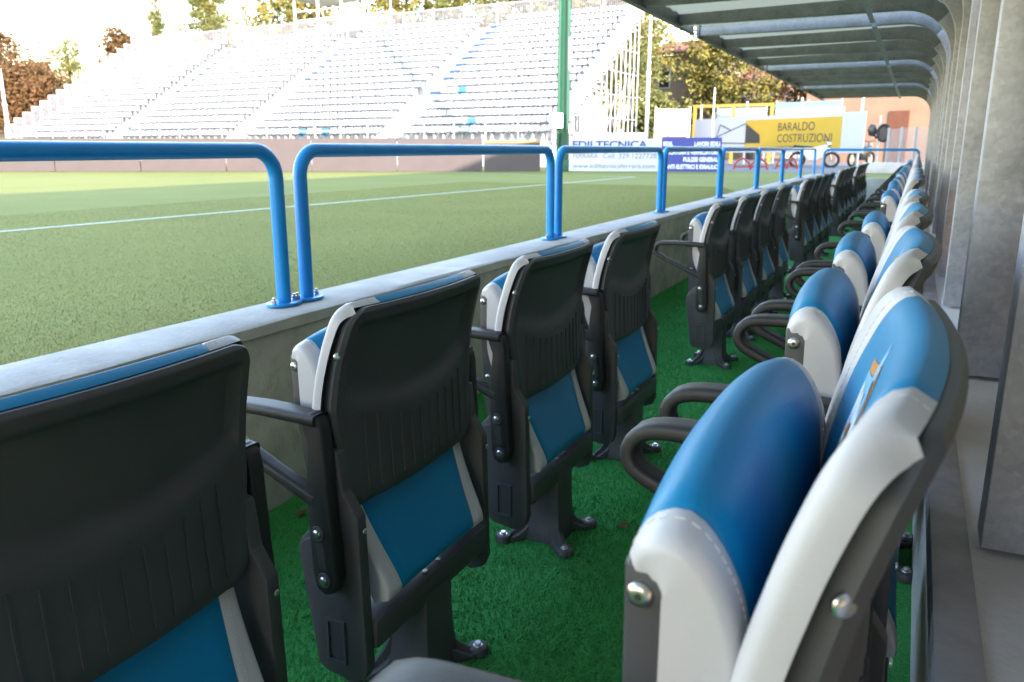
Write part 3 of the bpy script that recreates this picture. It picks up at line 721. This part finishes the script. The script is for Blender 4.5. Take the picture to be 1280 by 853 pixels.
# rear fence along the top
zt = z_of(NR-1); yt = RUN*NR
fr = MB(); fr.box(-SL, 0, yt+0.03, yt+0.07, zt+1.28, zt+1.33); fr.box(-SL, 0, yt+0.03, yt+0.07, zt+0.12, zt+0.16); fr.build('fence_rail', 'stand_white', st, smooth=0)
for k in range(19):
    b = MB(); b.box(-SL+SL*k/18-0.035, -SL+SL*k/18+0.035, yt+0.02, yt+0.09, zt-0.2, zt+1.42); b.build('fence_post', 'stand_white', st, smooth=0)
b = MB(); n = int(SL/0.115)
for k in range(n): b.box(-SL+SL*(k+0.5)/n-0.014, -SL+SL*(k+0.5)/n+0.014, yt+0.04, yt+0.06, zt+0.16, zt+1.28)
tag(b.build('fence_bars', 'angle_paint', st, smooth=0, fix=False), kind='stuff')
# stepped guard frames down the left end, and along the right end
for side, xs in ((0, -SL-0.05), (1, 0.05)):
    for k in range(NR):
        b = MB(); y0, y1, z0 = RUN*k, RUN*(k+1)-0.06, z_of(k)
        for p, q in (((xs,y0,z0),(xs,y0,z0+1.15)),((xs,y0,z0+1.15),(xs,y1,z0+1.15)),((xs,y1,z0+1.15),(xs,y1,z0)),((xs,y0,z0+0.12),(xs,y1,z0+0.12))): b.bar(p, q, 0.055, 0.055)
        gf = b.build('guard_frame', 'stand_white', st, smooth=0)
        b = MB()
        for j in range(1, 8): b.bar((xs,y0+(y1-y0)*j/8,z0+0.12),(xs,y0+(y1-y0)*j/8,z0+1.15),0.02)
        b.build('guard_bars', 'angle_paint', gf, smooth=0)
# scaffold legs and braces at the right end and under the front
for x in (-0.15, -2.6, -5.2):
    for k in range(0, NR+1, 1 if x > -1 else 2):
        y = RUN*k; b = MB(); b.cyl((x, y, -0.02), (0,0,1), 0.035, max(0.3, z_of(min(k,NR-1))-0.06), 8); b.build('scaffold_leg', 'galv_pole', st)
for lv in range(1, 7):
    z = lv*1.05; k0 = max(0, int((z-(SZ0-ZP))/RISE)+1)
    if k0 >= NR: break
    b = MB(); b.tube([(-0.15,RUN*k0,z),(-0.15,RUN*NR,z)], 0.026, 6); b.build('ledger', 'galv_pole', st)
for k in range(1, NR-2, 2):
    zt_ = z_of(k)-0.1; b = MB(); b.tube([(-0.13,RUN*k,zt_*0.95),(-0.13,RUN*(k+3),max(0.1,zt_*0.35))], 0.022, 6); b.build('brace', 'galv_pole', st)
    b = MB(); b.tube([(-0.11,RUN*k,zt_*0.15),(-0.11,RUN*(k+3),zt_*0.8)], 0.022, 6); b.build('brace', 'galv_pole', st)
# front skirt
b = MB(); b.box(-SL, 0, -0.06, -0.02, 0.0, SZ0-ZP+0.02); b.build('front_skirt', 'stand_white', st, smooth=0)
b = MB()
for p, q in (((-SL,-0.1,SZ0-ZP+0.95),(0,-0.1,SZ0-ZP+0.95)),((-SL,-0.1,SZ0-ZP+0.5),(0,-0.1,SZ0-ZP+0.5))): b.bar(p, q, 0.04)
for k in range(25): b.bar((-SL*k/24,-0.1,0.9),(-SL*k/24,-0.1,SZ0-ZP+0.95),0.04)
b.build('front_rail', 'stand_white', st, smooth=0)

# camera platform rising behind the stand
tv = empty('camera_platform', (-35.0, 45.6, ZP), -R(4)); tag(tv, 'small covered scaffold platform rising behind the top of the white stand', 'platform')
b = MB(); b.box(-3.0, 3.0, -1.4, 1.4, 8.05, 8.40); b.build('deck', 'galv_pole', tv, smooth=0)
for x in (-2.95, -0.9, 1.1, 2.95):
    for y in (-1.35, 1.35):
        b = MB(); b.cyl((x,y,0), (0,0,1), 0.085 if y < 0 else 0.06, 12.5, 8); b.build('post', 'white_paint', tv)
for z in (8.95, 9.5):
    for y in (-1.42, 1.42):
        b = MB(); b.bar((-2.95,y,z),(2.95,y,z),0.05); b.build('guard_rail', 'white_paint', tv, smooth=0)
b = MB(); b.prism([(-3.2,10.3),(3.2,10.55),(3.2,10.75),(-3.2,10.5)], 'y', -1.7, 1.8); b.build('roof', 'plastic_cream', tv, smooth=0)

# ------------------------------------------------------------------ boards round the pitch
def board(name, a, c_, z0, z1, m, label, th=0.05, cat='banner'):
    """upright board from ground point a to c_, front face towards the benches; local x along it, z up"""
    a = Vector((*a,0)); c_ = Vector((*c_,0)); d = c_-a; L = d.length; rz = math.atan2(d.y, d.x)
    t = empty(name, (a.x, a.y, z0), rz); tag(t, label, cat)
    b = MB(); b.box(0, L, 0, th, 0, z1-z0); b.build('panel', m, t, bevel=0.004, seg=1)
    return t, L, z1-z0
def letters(t, txt, x, z, h, m, align='LEFT', wide=1.0, y=-0.004, bold=0.0):
    cu = bpy.data.curves.new('lettering', 'FONT'); cu.body = txt; cu.size = h*1.38; cu.align_x = align; cu.extrude = 0.0015; cu.offset = bold
    tmp = bpy.data.objects.new('lettering_curve', cu); C.objects.link(tmp); dg = bpy.context.evaluated_depsgraph_get()
    me = bpy.data.meshes.new_from_object(tmp.evaluated_get(dg)); bpy.data.objects.remove(tmp); me.materials.clear(); me.materials.append(MATS[m])
    o = link('lettering', me, t)
    o.location = (x, y, z); o.rotation_euler = (R(90),0,0); o.scale = (wide,1,1); return o
# brown boards, one panel after another, the last ones lower with a yellow capping
A = Vector((-44.0, 7.2, 0)); B_ = Vector((-12.35, 22.95, 0)); L = (B_-A).length; d = (B_-A).normalized(); nb = 13
for k in range(nb):
    p = A + d*L*k/nb; q = A + d*(L*(k+1)/nb - 0.03)
    t, l_, h_ = board('brown_board', p[:2], q[:2], ZP+0.01, ZP+1.03 + (0.01 if k%2 else 0), 'brown_board', 'plain brown hoarding panel before the white stand, ' + (ORD[k] if k < 10 else ['eleventh','twelfth','thirteenth'][k-10]) + ' counted from the far end', cat='hoarding')
    t['group'] = 'brown hoarding panels'
    for x in (0.15, l_-0.15):
        b = MB(); b.bar((x,0.06,0),(x,0.55,0),0.05); b.bar((x,0.5,0.0),(x,0.06,0.8),0.04); b.build('stay', 'dark_steel', t, smooth=0)
p = B_ + d*0.02; q = Vector((-10.75, 23.79, 0))
t, l_, h_ = board('low_hoarding', p[:2], q[:2], ZP+0.01, ZP+0.90, 'brown_board', 'lower brown hoarding panel with yellow capping beside the green mast', cat='hoarding')
b = MB(); b.box(0, l_, -0.01, 0.06, h_+0.001, h_+0.06); b.build('capping', 'yellow_paint', t, smooth=0)

t, L, H = board('sponsor_banner', (-9.93,24.20), (-7.24,25.03), ZP+0.02, ZP+1.02, 'banner_white', 'white sponsor banner with navy and grey lettering by the corner')
letters(t, 'EDILTECNICA', 0.09, H-0.27, 0.21, 'letter_navy', wide=1.30, bold=0.008)
letters(t, 'FERRARA', 0.12, 0.40, 0.17, 'letter_grey', wide=0.82); letters(t, 'Cell. 329.1227728', 1.06, 0.40, 0.17, 'letter_grey', wide=0.98)
letters(t, 'www.ediltecnicaferrara.com', 0.12, 0.10, 0.15, 'letter_grey', wide=1.10)
for x in (0.2, L-0.2):
    b = MB(); b.bar((x,0.07,0),(x,0.07,H-0.02),0.04); b.build('stake', 'dark_steel', t, smooth=0)
t, L, H = board('sponsor_banner', (-7.19,25.05), (-5.41,25.45), ZP+0.02, ZP+1.05, 'banner_blue', 'blue sponsor banner with white trade lettering right of the white one')
letters(t, 'EDIL', 0.06, H-0.24, 0.12, 'letter_white', wide=0.9, bold=0.006); letters(t, 'LAVORI EDILI', L-0.05, H-0.25, 0.13, 'letter_white', 'RIGHT', wide=0.72, bold=0.006)
letters(t, 'IMBIANCATURA E VERNICIATURA', L-0.05, H-0.50, 0.13, 'letter_white', 'RIGHT', wide=0.70, bold=0.006)
letters(t, 'PULIZIE GENERALI', L-0.05, H-0.72, 0.13, 'letter_white', 'RIGHT', wide=0.74, bold=0.006)
letters(t, 'IMPIANTI ELETTRICI E IDRAULICI', L-0.05, H-0.94, 0.13, 'letter_white', 'RIGHT', wide=0.70, bold=0.006)
b = MB(); b.box(0.02, 0.75, 0.0, 0.03, H+0.002, H+0.035); b.build('red_strip', 'red_plastic', t, smooth=0)
for x in (0.2, L-0.2):
    b = MB(); b.bar((x,0.07,0),(x,0.07,H-0.02),0.04); b.build('stake', 'dark_steel', t, smooth=0)

t, L, H = board('sponsor_banner', (-10.10,41.0), (-1.95,34.85), 0.84, 2.42, 'banner_white', 'large white and yellow sponsor banner with a line-drawn house')
fx = lambda px: px   # local metres
x0, x1 = 3.62, L-1.10
b = MB(); b.box(x0, x1, -0.003, -0.0005, 0.13, H-0.14); b.build('yellow_field', 'banner_yellow', t, smooth=0)
letters(t, 'BARALDO', x0+2.0, 0.93, 0.36, 'letter_dark', wide=0.93, y=-0.006); letters(t, 'COSTRUZIONI', x0+2.0, 0.45, 0.36, 'letter_dark', wide=0.93, y=-0.006)
letters(t, 'tel. 0429 778686', x0+2.0, 0.20, 0.12, 'letter_dark', wide=0.95, y=-0.006)
letters(t, 'www.baraldocostruzioni.it', x0-1.75, 0.18, 0.12, 'letter_dark', wide=0.98, y=-0.006)
b = MB(); b.prism([(x0+0.02,0.42),(x0+0.98,0.42),(x0+0.93,0.78),(x0+0.02,1.30)], 'y', -0.007, -0.004); b.build('drawn_gable', 'letter_dark', t, smooth=0)
b = MB()
for p, q in (((x0-2.0,0.45),(x0+0.05,0.41)),((x0-1.95,0.72),(x0+0.02,1.30)),((x0-1.95,0.72),(x0-1.72,1.28)),((x0-1.72,1.28),(x0-0.98,1.02)),((x0-1.95,0.72),(x0-2.1,0.50))):
    b.bar((p[0],-0.0055,p[1]),(q[0],-0.0055,q[1]),0.003,0.045)
b.build('drawn_lines', 'letter_dark', t, smooth=0)
b = MB(); b.box(x0-1.9, x0+0.0, -0.003, -0.0005, 0.44, 0.72); b.build('drawn_wall', 'banner_white', t, smooth=0)
for x in (0.3, 3.5, 6.8, L-0.3):
    b = MB(); b.bar((x,0.10,-0.54),(x,0.10,H+0.7),0.08); b.build('post', 'galv_pole', t, smooth=0)

# ------------------------------------------------------------------ masts and poles
gm = empty('floodlight_mast', (-10.30, 24.6, ZP)); tag(gm, 'green steel floodlight mast behind the white banner', 'mast')
b = MB()
for x, y in ((-0.16,-0.06),(0.16,-0.06),(0,0.14)): b.tube([(x,y,0),(x*0.8,y*0.8,14)], 0.062, 8)
b.box(-0.19, 0.19, -0.02, 0.02, 0, 14); b.build('shaft', 'green_paint', gm)
b = MB(); b.box(-0.45, 0.45, -0.35, 0.35, 0.0, 0.35); b.build('footing', 'dark_green', gm, bevel=0.02)
b = MB(); b.box(-0.36, 0.06, -0.32, -0.17, 1.35, 1.82); jb = b.build('junction_box', 'plastic_cream', gm, bevel=0.02)
b = MB(); b.box(-0.24, -0.10, -0.328, -0.321, 1.48, 1.66); b.build('cover', 'galv_pole', jb, smooth=0)
for k, (x, z) in enumerate(((-0.34,1.35),(-0.28,1.35),(-0.2,1.35))):
    b = MB(); b.tube([(x,-0.24,z),(x-0.1,-0.26,z-0.5),(x-0.02,-0.22,z-1.33)], 0.012, 6); b.build('cable', 'rubber', gm)
b = MB(); b.box(0.18, 0.25, -0.12, -0.05, 3.1, 4.1); b.build('conduit_box', 'galv_pole', gm, bevel=0.01)
for k, (loc, h, r, lab, cat) in enumerate((((-9.2,30.0,ZP),5.6,0.07,'tall white pole standing beside the right end of the white stand','pole'),
        ((-51.1,32.4,ZP),5.5,0.11,'white pole before the rust-coloured trees left of the stand','pole'),
        ((-49.1,36.4,ZP),5.5,0.11,'white pole rising behind the stepped guard of the stand','pole'),
        ((-8.2,36.5,ZP),3.3,0.05,'grey pole beside the striped fence panel','pole'))):
    p = empty('pole', loc); tag(p, lab, cat)
    b = MB(); b.tube([(0,0,0),(0,0,h*0.62),(0,0,h*0.63),(0,0,h)], [r,r,r*0.8,r*0.7], 10); b.build('shaft', 'galv_pole' if k in (0,3) else 'white_paint', p)
    b = MB(); b.cyl((0,0,h*0.60), (0,0,1), r*1.35, 0.14, 10); b.build('collar', 'galv_pole', p)

# ------------------------------------------------------------------ fences and frames beyond the corner
def slat_fence(a, c_, z0, z1, n, label, posts=3, m1='pale_sheet', m2='pale_blue_sheet'):
    a = Vector((*a,0)); c_ = Vector((*c_,0)); d = c_-a; L = d.length
    t = empty('sheet_fence', (a.x,a.y,z0), math.atan2(d.y,d.x)); tag(t, label, 'fence')
    h = (z1-z0)/n
    for k in range(n):
        b = MB(); b.box(0, L, 0.0 if k%2 else 0.02, 0.03 if k%2 else 0.05, h*k, h*(k+1)-0.004); b.build('slat', m2 if k%2 else m1, t, smooth=0)
    for k in range(posts):
        x = L*k/(posts-1); b = MB(); b.bar((x,0.09,-(z0-ZP)),(x,0.09,z1-z0+0.1),0.07); b.build('post', 'galv_pole', t, smooth=0)
    return t
slat_fence((-11.3,38.3), (-9.9,39.2), ZP+0.4, 2.85, 9, 'pale fence panel striped with light blue slats beside the white pole', 2)
slat_fence((-6.6,43.1), (-3.5,42.3), 1.6, 3.25, 6, 'pale slatted fence panel above the yellow sponsor banner', 3)
slat_fence((-9.3,42.2), (-6.9,42.2), 1.2, 3.0, 6, 'pale slatted fence panel inside the yellow goal frame', 2)
slat_fence((-22.0,31.5), (-11.6,38.0), ZP, 1.75, 3, 'low white boundary fence behind the right end of the stand', 7, 'pale_sheet', 'pale_sheet')
gf = empty('goal_frame', (-8.4, 41.3, ZP), -R(5)); tag(gf, 'yellow painted steel goal frame behind the big banner', 'frame')
for x in (-1.85, 0.1, 1.95):
    b = MB(); b.bar((x,0,0),(x,0,2.70),0.13); b.build('post', 'yellow_paint', gf, smooth=0)
b = MB(); b.bar((-1.92,0,2.77),(2.02,0,2.77),0.13); b.build('crossbar', 'yellow_paint', gf, smooth=0)

# red barriers stored beyond the goal line
for k, (x, y, L) in enumerate(((-5.75,29.2,1.15),(-4.55,30.7,0.75))):
    t = empty('red_barrier', (x,y,ZP), R(15)); tag(t, ['long low red arched barrier on the grass beyond the corner','short low red arched barrier right of the long one'][k], 'barrier', 'red barriers')
    for j in range(2):
        b = MB(); x0, x1 = L*j/2, L*(j+1)/2
        b.tube([(x0,0,0),(x0+0.05,0,0.22),(x0+0.18*L,0,0.36),((x0+x1)/2,0,0.40),(x1-0.18*L,0,0.36),(x1-0.05,0,0.22),(x1,0,0)], 0.035, 8); b.build('arch', 'red_plastic', t)
    b = MB(); b.bar((0,0,0.10),(L,0,0.10),0.05); b.build('lower_bar', 'red_plastic', t, smooth=0)

# grey kerb wall, mesh fence
kw = MB(); kw.box(-1.45, 1.0, 26.6, 26.85, ZP, 0.62); tag(kw.build('kerb_wall', 'concrete_top', bevel=0.01), 'low pale concrete wall beyond the far end of the benches', 'wall')
mf = empty('mesh_fence', (-0.95,30.6,0.3), math.atan2(27.6-30.6, 0.3+0.95)); tag(mf, 'grey mesh fence with square posts by the end of the shelters', 'fence')
Lf = math.hypot(1.25,3.0)
for k in range(4):
    b = MB(); b.bar((Lf*k/3,0,0),(Lf*k/3,0,1.40),0.06); b.build('post', 'galv_pole', mf, smooth=0)
b = MB()
for k in range(45): b.bar((Lf*k/44,0,0.25),(Lf*k/44,0,1.35),0.008)
for k in range(16): b.bar((0,0,0.25+1.1*k/15),(Lf,0,0.25+1.1*k/15),0.008)
b.build('mesh', 'galv_pole', mf, smooth=0)

# parked motorcycles
def motorcycle(loc, rz, label, body):
    t = empty('motorcycle', loc, rz); tag(t, label, 'motorcycle', 'parked motorcycles')
    for x in (-0.62, 0.62):
        b = MB(); b.tube([(x+0.26*math.cos(2*math.pi*k/20),0,0.30+0.26*math.sin(2*math.pi*k/20)) for k in range(21)], 0.055, 8, caps=False); wh = b.build('wheel', 'rubber', t)
        b = MB(); b.cyl((x,-0.03,0.30), (0,1,0), 0.05, 0.06, 10)
        for k in range(6): a = math.pi*k/6; b.bar((x-0.22*math.cos(a),0,0.30-0.22*math.sin(a)),(x+0.22*math.cos(a),0,0.30+0.22*math.sin(a)),0.02)
        b.build('rim', 'chrome', wh, smooth=0)
    b = MB(); b.prism([(-0.75,0.72),(-0.20,0.66),(0.05,0.78),(0.38,0.86),(0.45,0.72),(0.30,0.40),(0.05,0.26),(-0.25,0.26),(-0.40,0.50)], 'y', -0.15, 0.15); b.build('body', body, t, bevel=0.05, seg=3)
    b = MB(); b.prism([(-0.80,0.76),(-0.30,0.70),(-0.02,0.80),(-0.30,0.82),(-0.78,0.86)], 'y', -0.13, 0.13); b.build('saddle', 'rubber', t, bevel=0.03)
    b = MB(); b.tube([(0.62,0,0.30),(0.46,0,0.80),(0.40,0,1.00)], 0.035, 8); b.build('fork', 'chrome', t)
    b = MB(); b.tube([(0.30,-0.36,1.04),(0.40,-0.15,1.02),(0.42,0,1.0),(0.40,0.15,1.02),(0.30,0.36,1.04)], 0.018, 8); b.build('handlebar', 'bike_paint', t)
    b = MB(); b.cyl((0.46,0,0.86), (1,0,0), 0.11, 0.10, 14, 0.09); b.build('headlight', 'chrome', t)
    for s_ in (-1,1):
        b = MB(); b.cyl((0.34,s_*0.34,1.16), (-1,0,0), 0.06, 0.02, 12); b.build('mirror', 'bike_paint', t)
motorcycle((-2.05,36.4,ZP), R(60), 'dark motorcycle parked under the right end of the big banner', 'bike_paint')
motorcycle((-3.55,33.4,ZP), R(10), 'pale motorcycle parked below the middle of the big banner', 'bike_white')
# convex traffic mirror on a post
t = empty('traffic_mirror', (-1.35,33.0,ZP)); tag(t, 'round convex mirror with black rim on a post by the exit', 'mirror')
b = MB(); b.cyl((0,0,0), (0,0,1), 0.04, 1.9, 8); b.build('post', 'galv_pole', t)
b = MB(); b.tube([(0.16+0.20*math.cos(2*math.pi*k/24),-0.10,1.27+0.29*math.sin(2*math.pi*k/24)) for k in range(25)], 0.045, 8, caps=False); b.build('rim', 'rubber', t)
b = MB(); b.add([(0.16,-0.13,1.27)]+[(0.16+0.18*math.cos(2*math.pi*k/24),-0.09,1.27+0.27*math.sin(2*math.pi*k/24)) for k in range(24)], [(0,1+(k+1)%24,1+k) for k in range(24)]); b.build('glass', 'brown_board', t, smooth=60)
b = MB(); b.prism([(-0.34,1.18),(-0.12,1.14),(-0.06,1.34),(-0.14,1.56),(-0.30,1.60),(-0.40,1.42)], 'y', -0.1, 0.1); b.build('lamp_housing', 'bike_paint', t, bevel=0.03)

# ------------------------------------------------------------------ houses
def house(name, loc, rz, W, D, H, roof_h, wall, label, wins, eave=0.5, door=None):
    t = empty(name, loc, rz); tag(t, label, 'house')
    b = MB(); b.box(-W/2, W/2, 0, D, 0, H); b.build('wall', wall, t, smooth=0)
    b = MB(); e = eave
    b.prism([(-e,H-0.05),(D/2,H+roof_h),(D+e,H-0.05),(D+e,H+0.12),(D/2,H+roof_h+0.2),(-e,H+0.12)], 'x', -W/2-e, W/2+e); rf = b.build('roof', 'tile_roof', t, smooth=0)
    b = MB(); n = int((W+2*e)/0.28)
    for k in range(n):
        x = -W/2-e+(W+2*e)*(k+0.5)/n; b.tube([(x,-e-0.02,H+0.13),(x,D/2,H+roof_h+0.21)], 0.08, 6)
    tag(b.build('tile_rows', 'tile_roof', rf, smooth=60), kind='stuff')
    b = MB(); b.box(W*0.22, W*0.22+0.6, D*0.5, D*0.5+0.6, H+roof_h-0.4, H+roof_h+1.0); b.build('chimney', wall, rf, smooth=0)
    for x, z, w_, h_ in wins:
        b = MB()
        for q in ((x-w_/2,x-w_/2+0.08,z,z+h_),(x+w_/2-0.08,x+w_/2,z,z+h_),(x-w_/2+0.08,x+w_/2-0.08,z,z+0.08),(x-w_/2+0.08,x+w_/2-0.08,z+h_-0.08,z+h_)): b.box(q[0],q[1],-0.06,-0.005,q[2],q[3])
        wn = b.build('window', 'white_paint', t, smooth=0)
        b = MB(); b.box(x-w_/2+0.08, x+w_/2-0.08, -0.03, -0.004, z+0.08, z+h_-0.08); b.build('pane', 'glass_dark', wn, smooth=0)
    if door:
        x, w_, h_ = door; b = MB(); b.box(x-w_/2,x+w_/2,-0.05,-0.004,0,h_); b.build('door', 'wood_door', t, smooth=0)
    return t
house('house', (-16.6,62.5,ZP), -R(10), 5.2, 8, 7.6, 1.2, 'cream_wall', 'tall cream house with projecting tiled eaves behind the tree', [(-1.4,2.4,1.0,1.5),(1.2,2.4,1.0,1.5),(-1.4,5.2,1.0,1.5),(1.2,5.2,1.0,1.5)])
house('house', (-12.6,66.0,ZP), -R(14), 7.0, 9, 5.5, 1.9, 'cream_wall', 'cream house with a broad terracotta tiled roof', [(-2.2,3.6,0.9,1.1),(0.2,3.6,0.9,1.1),(2.4,3.6,0.9,1.1)])
house('house', (-1.6,47.0,ZP), -R(20), 9.0, 7, 4.6, 1.2, 'orange_wall', 'orange plastered house with a brown door beyond the fence', [(-2.8,1.6,1.0,1.3),(2.8,1.6,1.0,1.3)], door=(0.6,1.0,2.6))
house('house', (-8.0,74.0,ZP), -R(10), 16.0, 9, 6.2, 1.6, 'orange_wall', 'long orange house far behind the yellow banner', [(-5,3.2,1.1,1.6),(-1.5,3.2,1.1,1.6),(2,3.2,1.1,1.6),(5.5,3.2,1.1,1.6)])
house('house', (-72.0,40.0,ZP), R(25), 12.0, 8, 3.0, 1.4, 'cream_wall', 'low pale building at the foot of the rust-coloured trees', [(-3,1.0,1.2,1.2),(0,1.0,1.2,1.2),(3,1.0,1.2,1.2)])

# ------------------------------------------------------------------ trees
def tree(loc, H, cr, kind, leafm, label, n=2600, base=0.3, leaf=0.32, lean=0.0):
    t = empty('tree', loc); tag(t, label, 'tree', 'trees beyond the stand')
    b = MB(); tr = 0.028*H
    b.tube([(0,0,-0.05),(lean*0.2,0,H*0.3),(lean*0.6,0.05,H*0.65),(lean,0,H*0.96)], [tr,tr*0.75,tr*0.42,tr*0.08], 8)
    cl = []
    nb = 46 if kind != 'bare' else 30
    for i in range(nb):
        f = base + (1-base)*(i+random.random())/nb; a = i*2.4 + random.random(); z = H*f
        if kind == 'cone': r = cr*(1.06-f)/(1-base)*(0.65+0.5*random.random()); dz = -0.12*r
        elif kind == 'column': r = cr*math.sin(min(1,(1.03-f)/(1-base)*1.4)*math.pi/2)*(0.6+0.5*random.random()); dz = 0.3*r
        else: q = (f-base)/(1-base); r = cr*math.sqrt(max(0.04, 1-(2*q-0.85)**2/1.4))*(0.45+0.65*random.random()); dz = 0.25*r
        e = Vector((lean*f + r*math.cos(a), r*math.sin(a), z+dz)); s_ = Vector((lean*f, 0, z-0.15*r))
        b.tube([s_, s_.lerp(e,0.55)+Vector((0,0,0.06*r)), e], [tr*0.30*(1.1-f), tr*0.17*(1.1-f), 0.012], 5)
        cl.append((s_, e, r))
    b.build('trunk', 'bark', t)
    S_ = np.array([tuple(c_[0]) for c_ in cl]); E_ = np.array([tuple(c_[1]) for c_ in cl]); R_ = np.array([c_[2] for c_ in cl])
    pk = rng.choice(len(cl), n, p=(R_+0.3)/np.sum(R_+0.3)); f = rng.random(n)**0.55
    sp = (0.20 if kind == 'cone' else 0.30)*np.maximum(0.5, R_[pk])*(0.5+0.6*f) if kind != 'bare' else np.full(n, 0.25)
    P_ = S_[pk] + (E_[pk]-S_[pk])*f[:,None] + rng.normal(size=(n,3))*sp[:,None]*np.array([1,1,0.45 if kind == 'cone' else 0.75])
    # leaves sit in sprays: pull each one towards one of many small clump centres
    cc = P_[rng.choice(n, max(40, n//22))]; P_ = cc[rng.integers(0, len(cc), n)] + rng.normal(size=(n,3))*leaf*0.95
    L_ = leaf*(0.5+rng.random(n)); A_ = rng.normal(size=(n,3))*np.array([1,1,0.7]); A_ /= np.linalg.norm(A_, axis=1)[:,None]
    B2 = np.cross(A_, rng.normal(size=(n,3))); B2 /= np.linalg.norm(B2, axis=1)[:,None]
    W_ = L_*(0.34 if kind in ('cone','column') else 0.55)
    V = np.stack([P_-A_*L_[:,None]*0.5, P_+B2*W_[:,None]*0.5, P_+A_*L_[:,None]*0.5, P_-B2*W_[:,None]*0.5], 1)
    me = bpy.data.meshes.new('crown'); me.from_pydata([tuple(x) for x in V.reshape(-1,3)], [], [(4*i,4*i+1,4*i+2,4*i+3) for i in range(n)]); me.materials.append(MATS[leafm])
    link('crown', me, t)
    return t
T = [((-64,39.5,0),9.0,4.6,'round','leaf_rust','broad rust-brown tree at the far left edge, behind the white pole',5200),
     ((-60.2,40.6,0),6.6,2.3,'round','leaf_rust','smaller rust-brown tree just left of the olive one',3600),
     ((-69,50.0,0),10.2,3.6,'column','leaf_olive','olive-green upright tree between the brown ones',4200),
     ((-60.6,49.0,0),10.2,2.6,'round','leaf_brown','brown open-crowned tree above the stepped guard of the stand',2600),
     ((-53.3,46.5,0),12.1,2.0,'cone','leaf_conifer','slim solitary conifer at the top left corner of the stand',2600),
     ((-50.0,48.5,0),14.6,4.8,'cone','leaf_conifer','bushy conifer behind the stand, right of the slim one',7500),
     ((-47.0,51.5,0),12.6,3.0,'bare','leaf_gold','sparse half-bare tree between conifer and golden tree',650),
     ((-42.5,50.5,0),15.5,4.2,'round','leaf_gold','golden tree left of the camera platform',5200),
     ((-38.0,56.5,0),16.0,4.8,'round','leaf_gold','golden tree behind the camera platform',5200),
     ((-33.5,58.0,0),15.6,4.6,'round','leaf_conifer','yellow-green tree right of the camera platform',5200),
     ((-29.0,61.0,0),16.2,4.6,'round','leaf_olive','olive tree behind the middle of the stand fence',5000),
     ((-24.8,62.0,0),15.8,4.2,'round','leaf_conifer','dark yellow-green tree behind the green mast',4600),
     ((-20.6,58.5,0),16.5,3.8,'round','leaf_gold','golden tree behind the right end of the stand',5200),
     ((-17.4,54.0,0),12.6,1.9,'column','leaf_conifer','tall yellow-green tree right of the white pole',3600),
     ((-13.4,59.0,0),9.4,2.5,'round','leaf_gold','golden tree before the terracotta roof',2000),
     ((-10.2,57.0,0),9.6,3.2,'bare','leaf_gold','bare-branched tree under the roof edge of the shelter',1100),
     ((-6.2,60.0,0),8.0,2.8,'round','leaf_rust','rust-brown tree behind the yellow banner',4200),
     ((-14.8,50.5,0),3.6,1.5,'round','leaf_olive','low round shrub in front of the cream house',2200)]
for loc, H, cr, kd, lm, lab, n in T:
    o = tree((loc[0],loc[1],ZP), H, cr, kd, lm, lab, int(n*4.2), base=0.30 if kd != 'column' else 0.12, leaf=0.24)
    if 'shrub' in lab: o.name = 'shrub'; o['category'] = 'shrub'

# ------------------------------------------------------------------ a few dry leaves on the turf
lf = MB(); lf.add([(-0.022,0,0.003),(-0.008,0.012,0.008),(0.012,0.010,0.004),(0.026,0,0.010),(0.010,-0.011,0.006),(-0.010,-0.012,0.004),(0,0,0.002)], [(0,1,6),(1,2,6),(2,3,6),(3,4,6),(4,5,6),(5,0,6)])
lme = lf.mesh('dry_leaf', smooth=0, fix=False); lme.materials.append(MATS['wood_door'])
for x, y, lab in ((-1.47,1.62,'small dry brown leaf on the turf at the foot of the parapet'),(-0.62,1.95,'small dry brown leaf on the turf behind the third front chair'),(-1.2,3.15,'small dry brown leaf on the turf in the gap between chair blocks')):
    o = link('dry_leaf', lme); o.location = (x, y, 0.008); o.rotation_euler = (0, 0, random.random()*6); tag(o, lab, 'leaf', 'dry leaves on the turf')
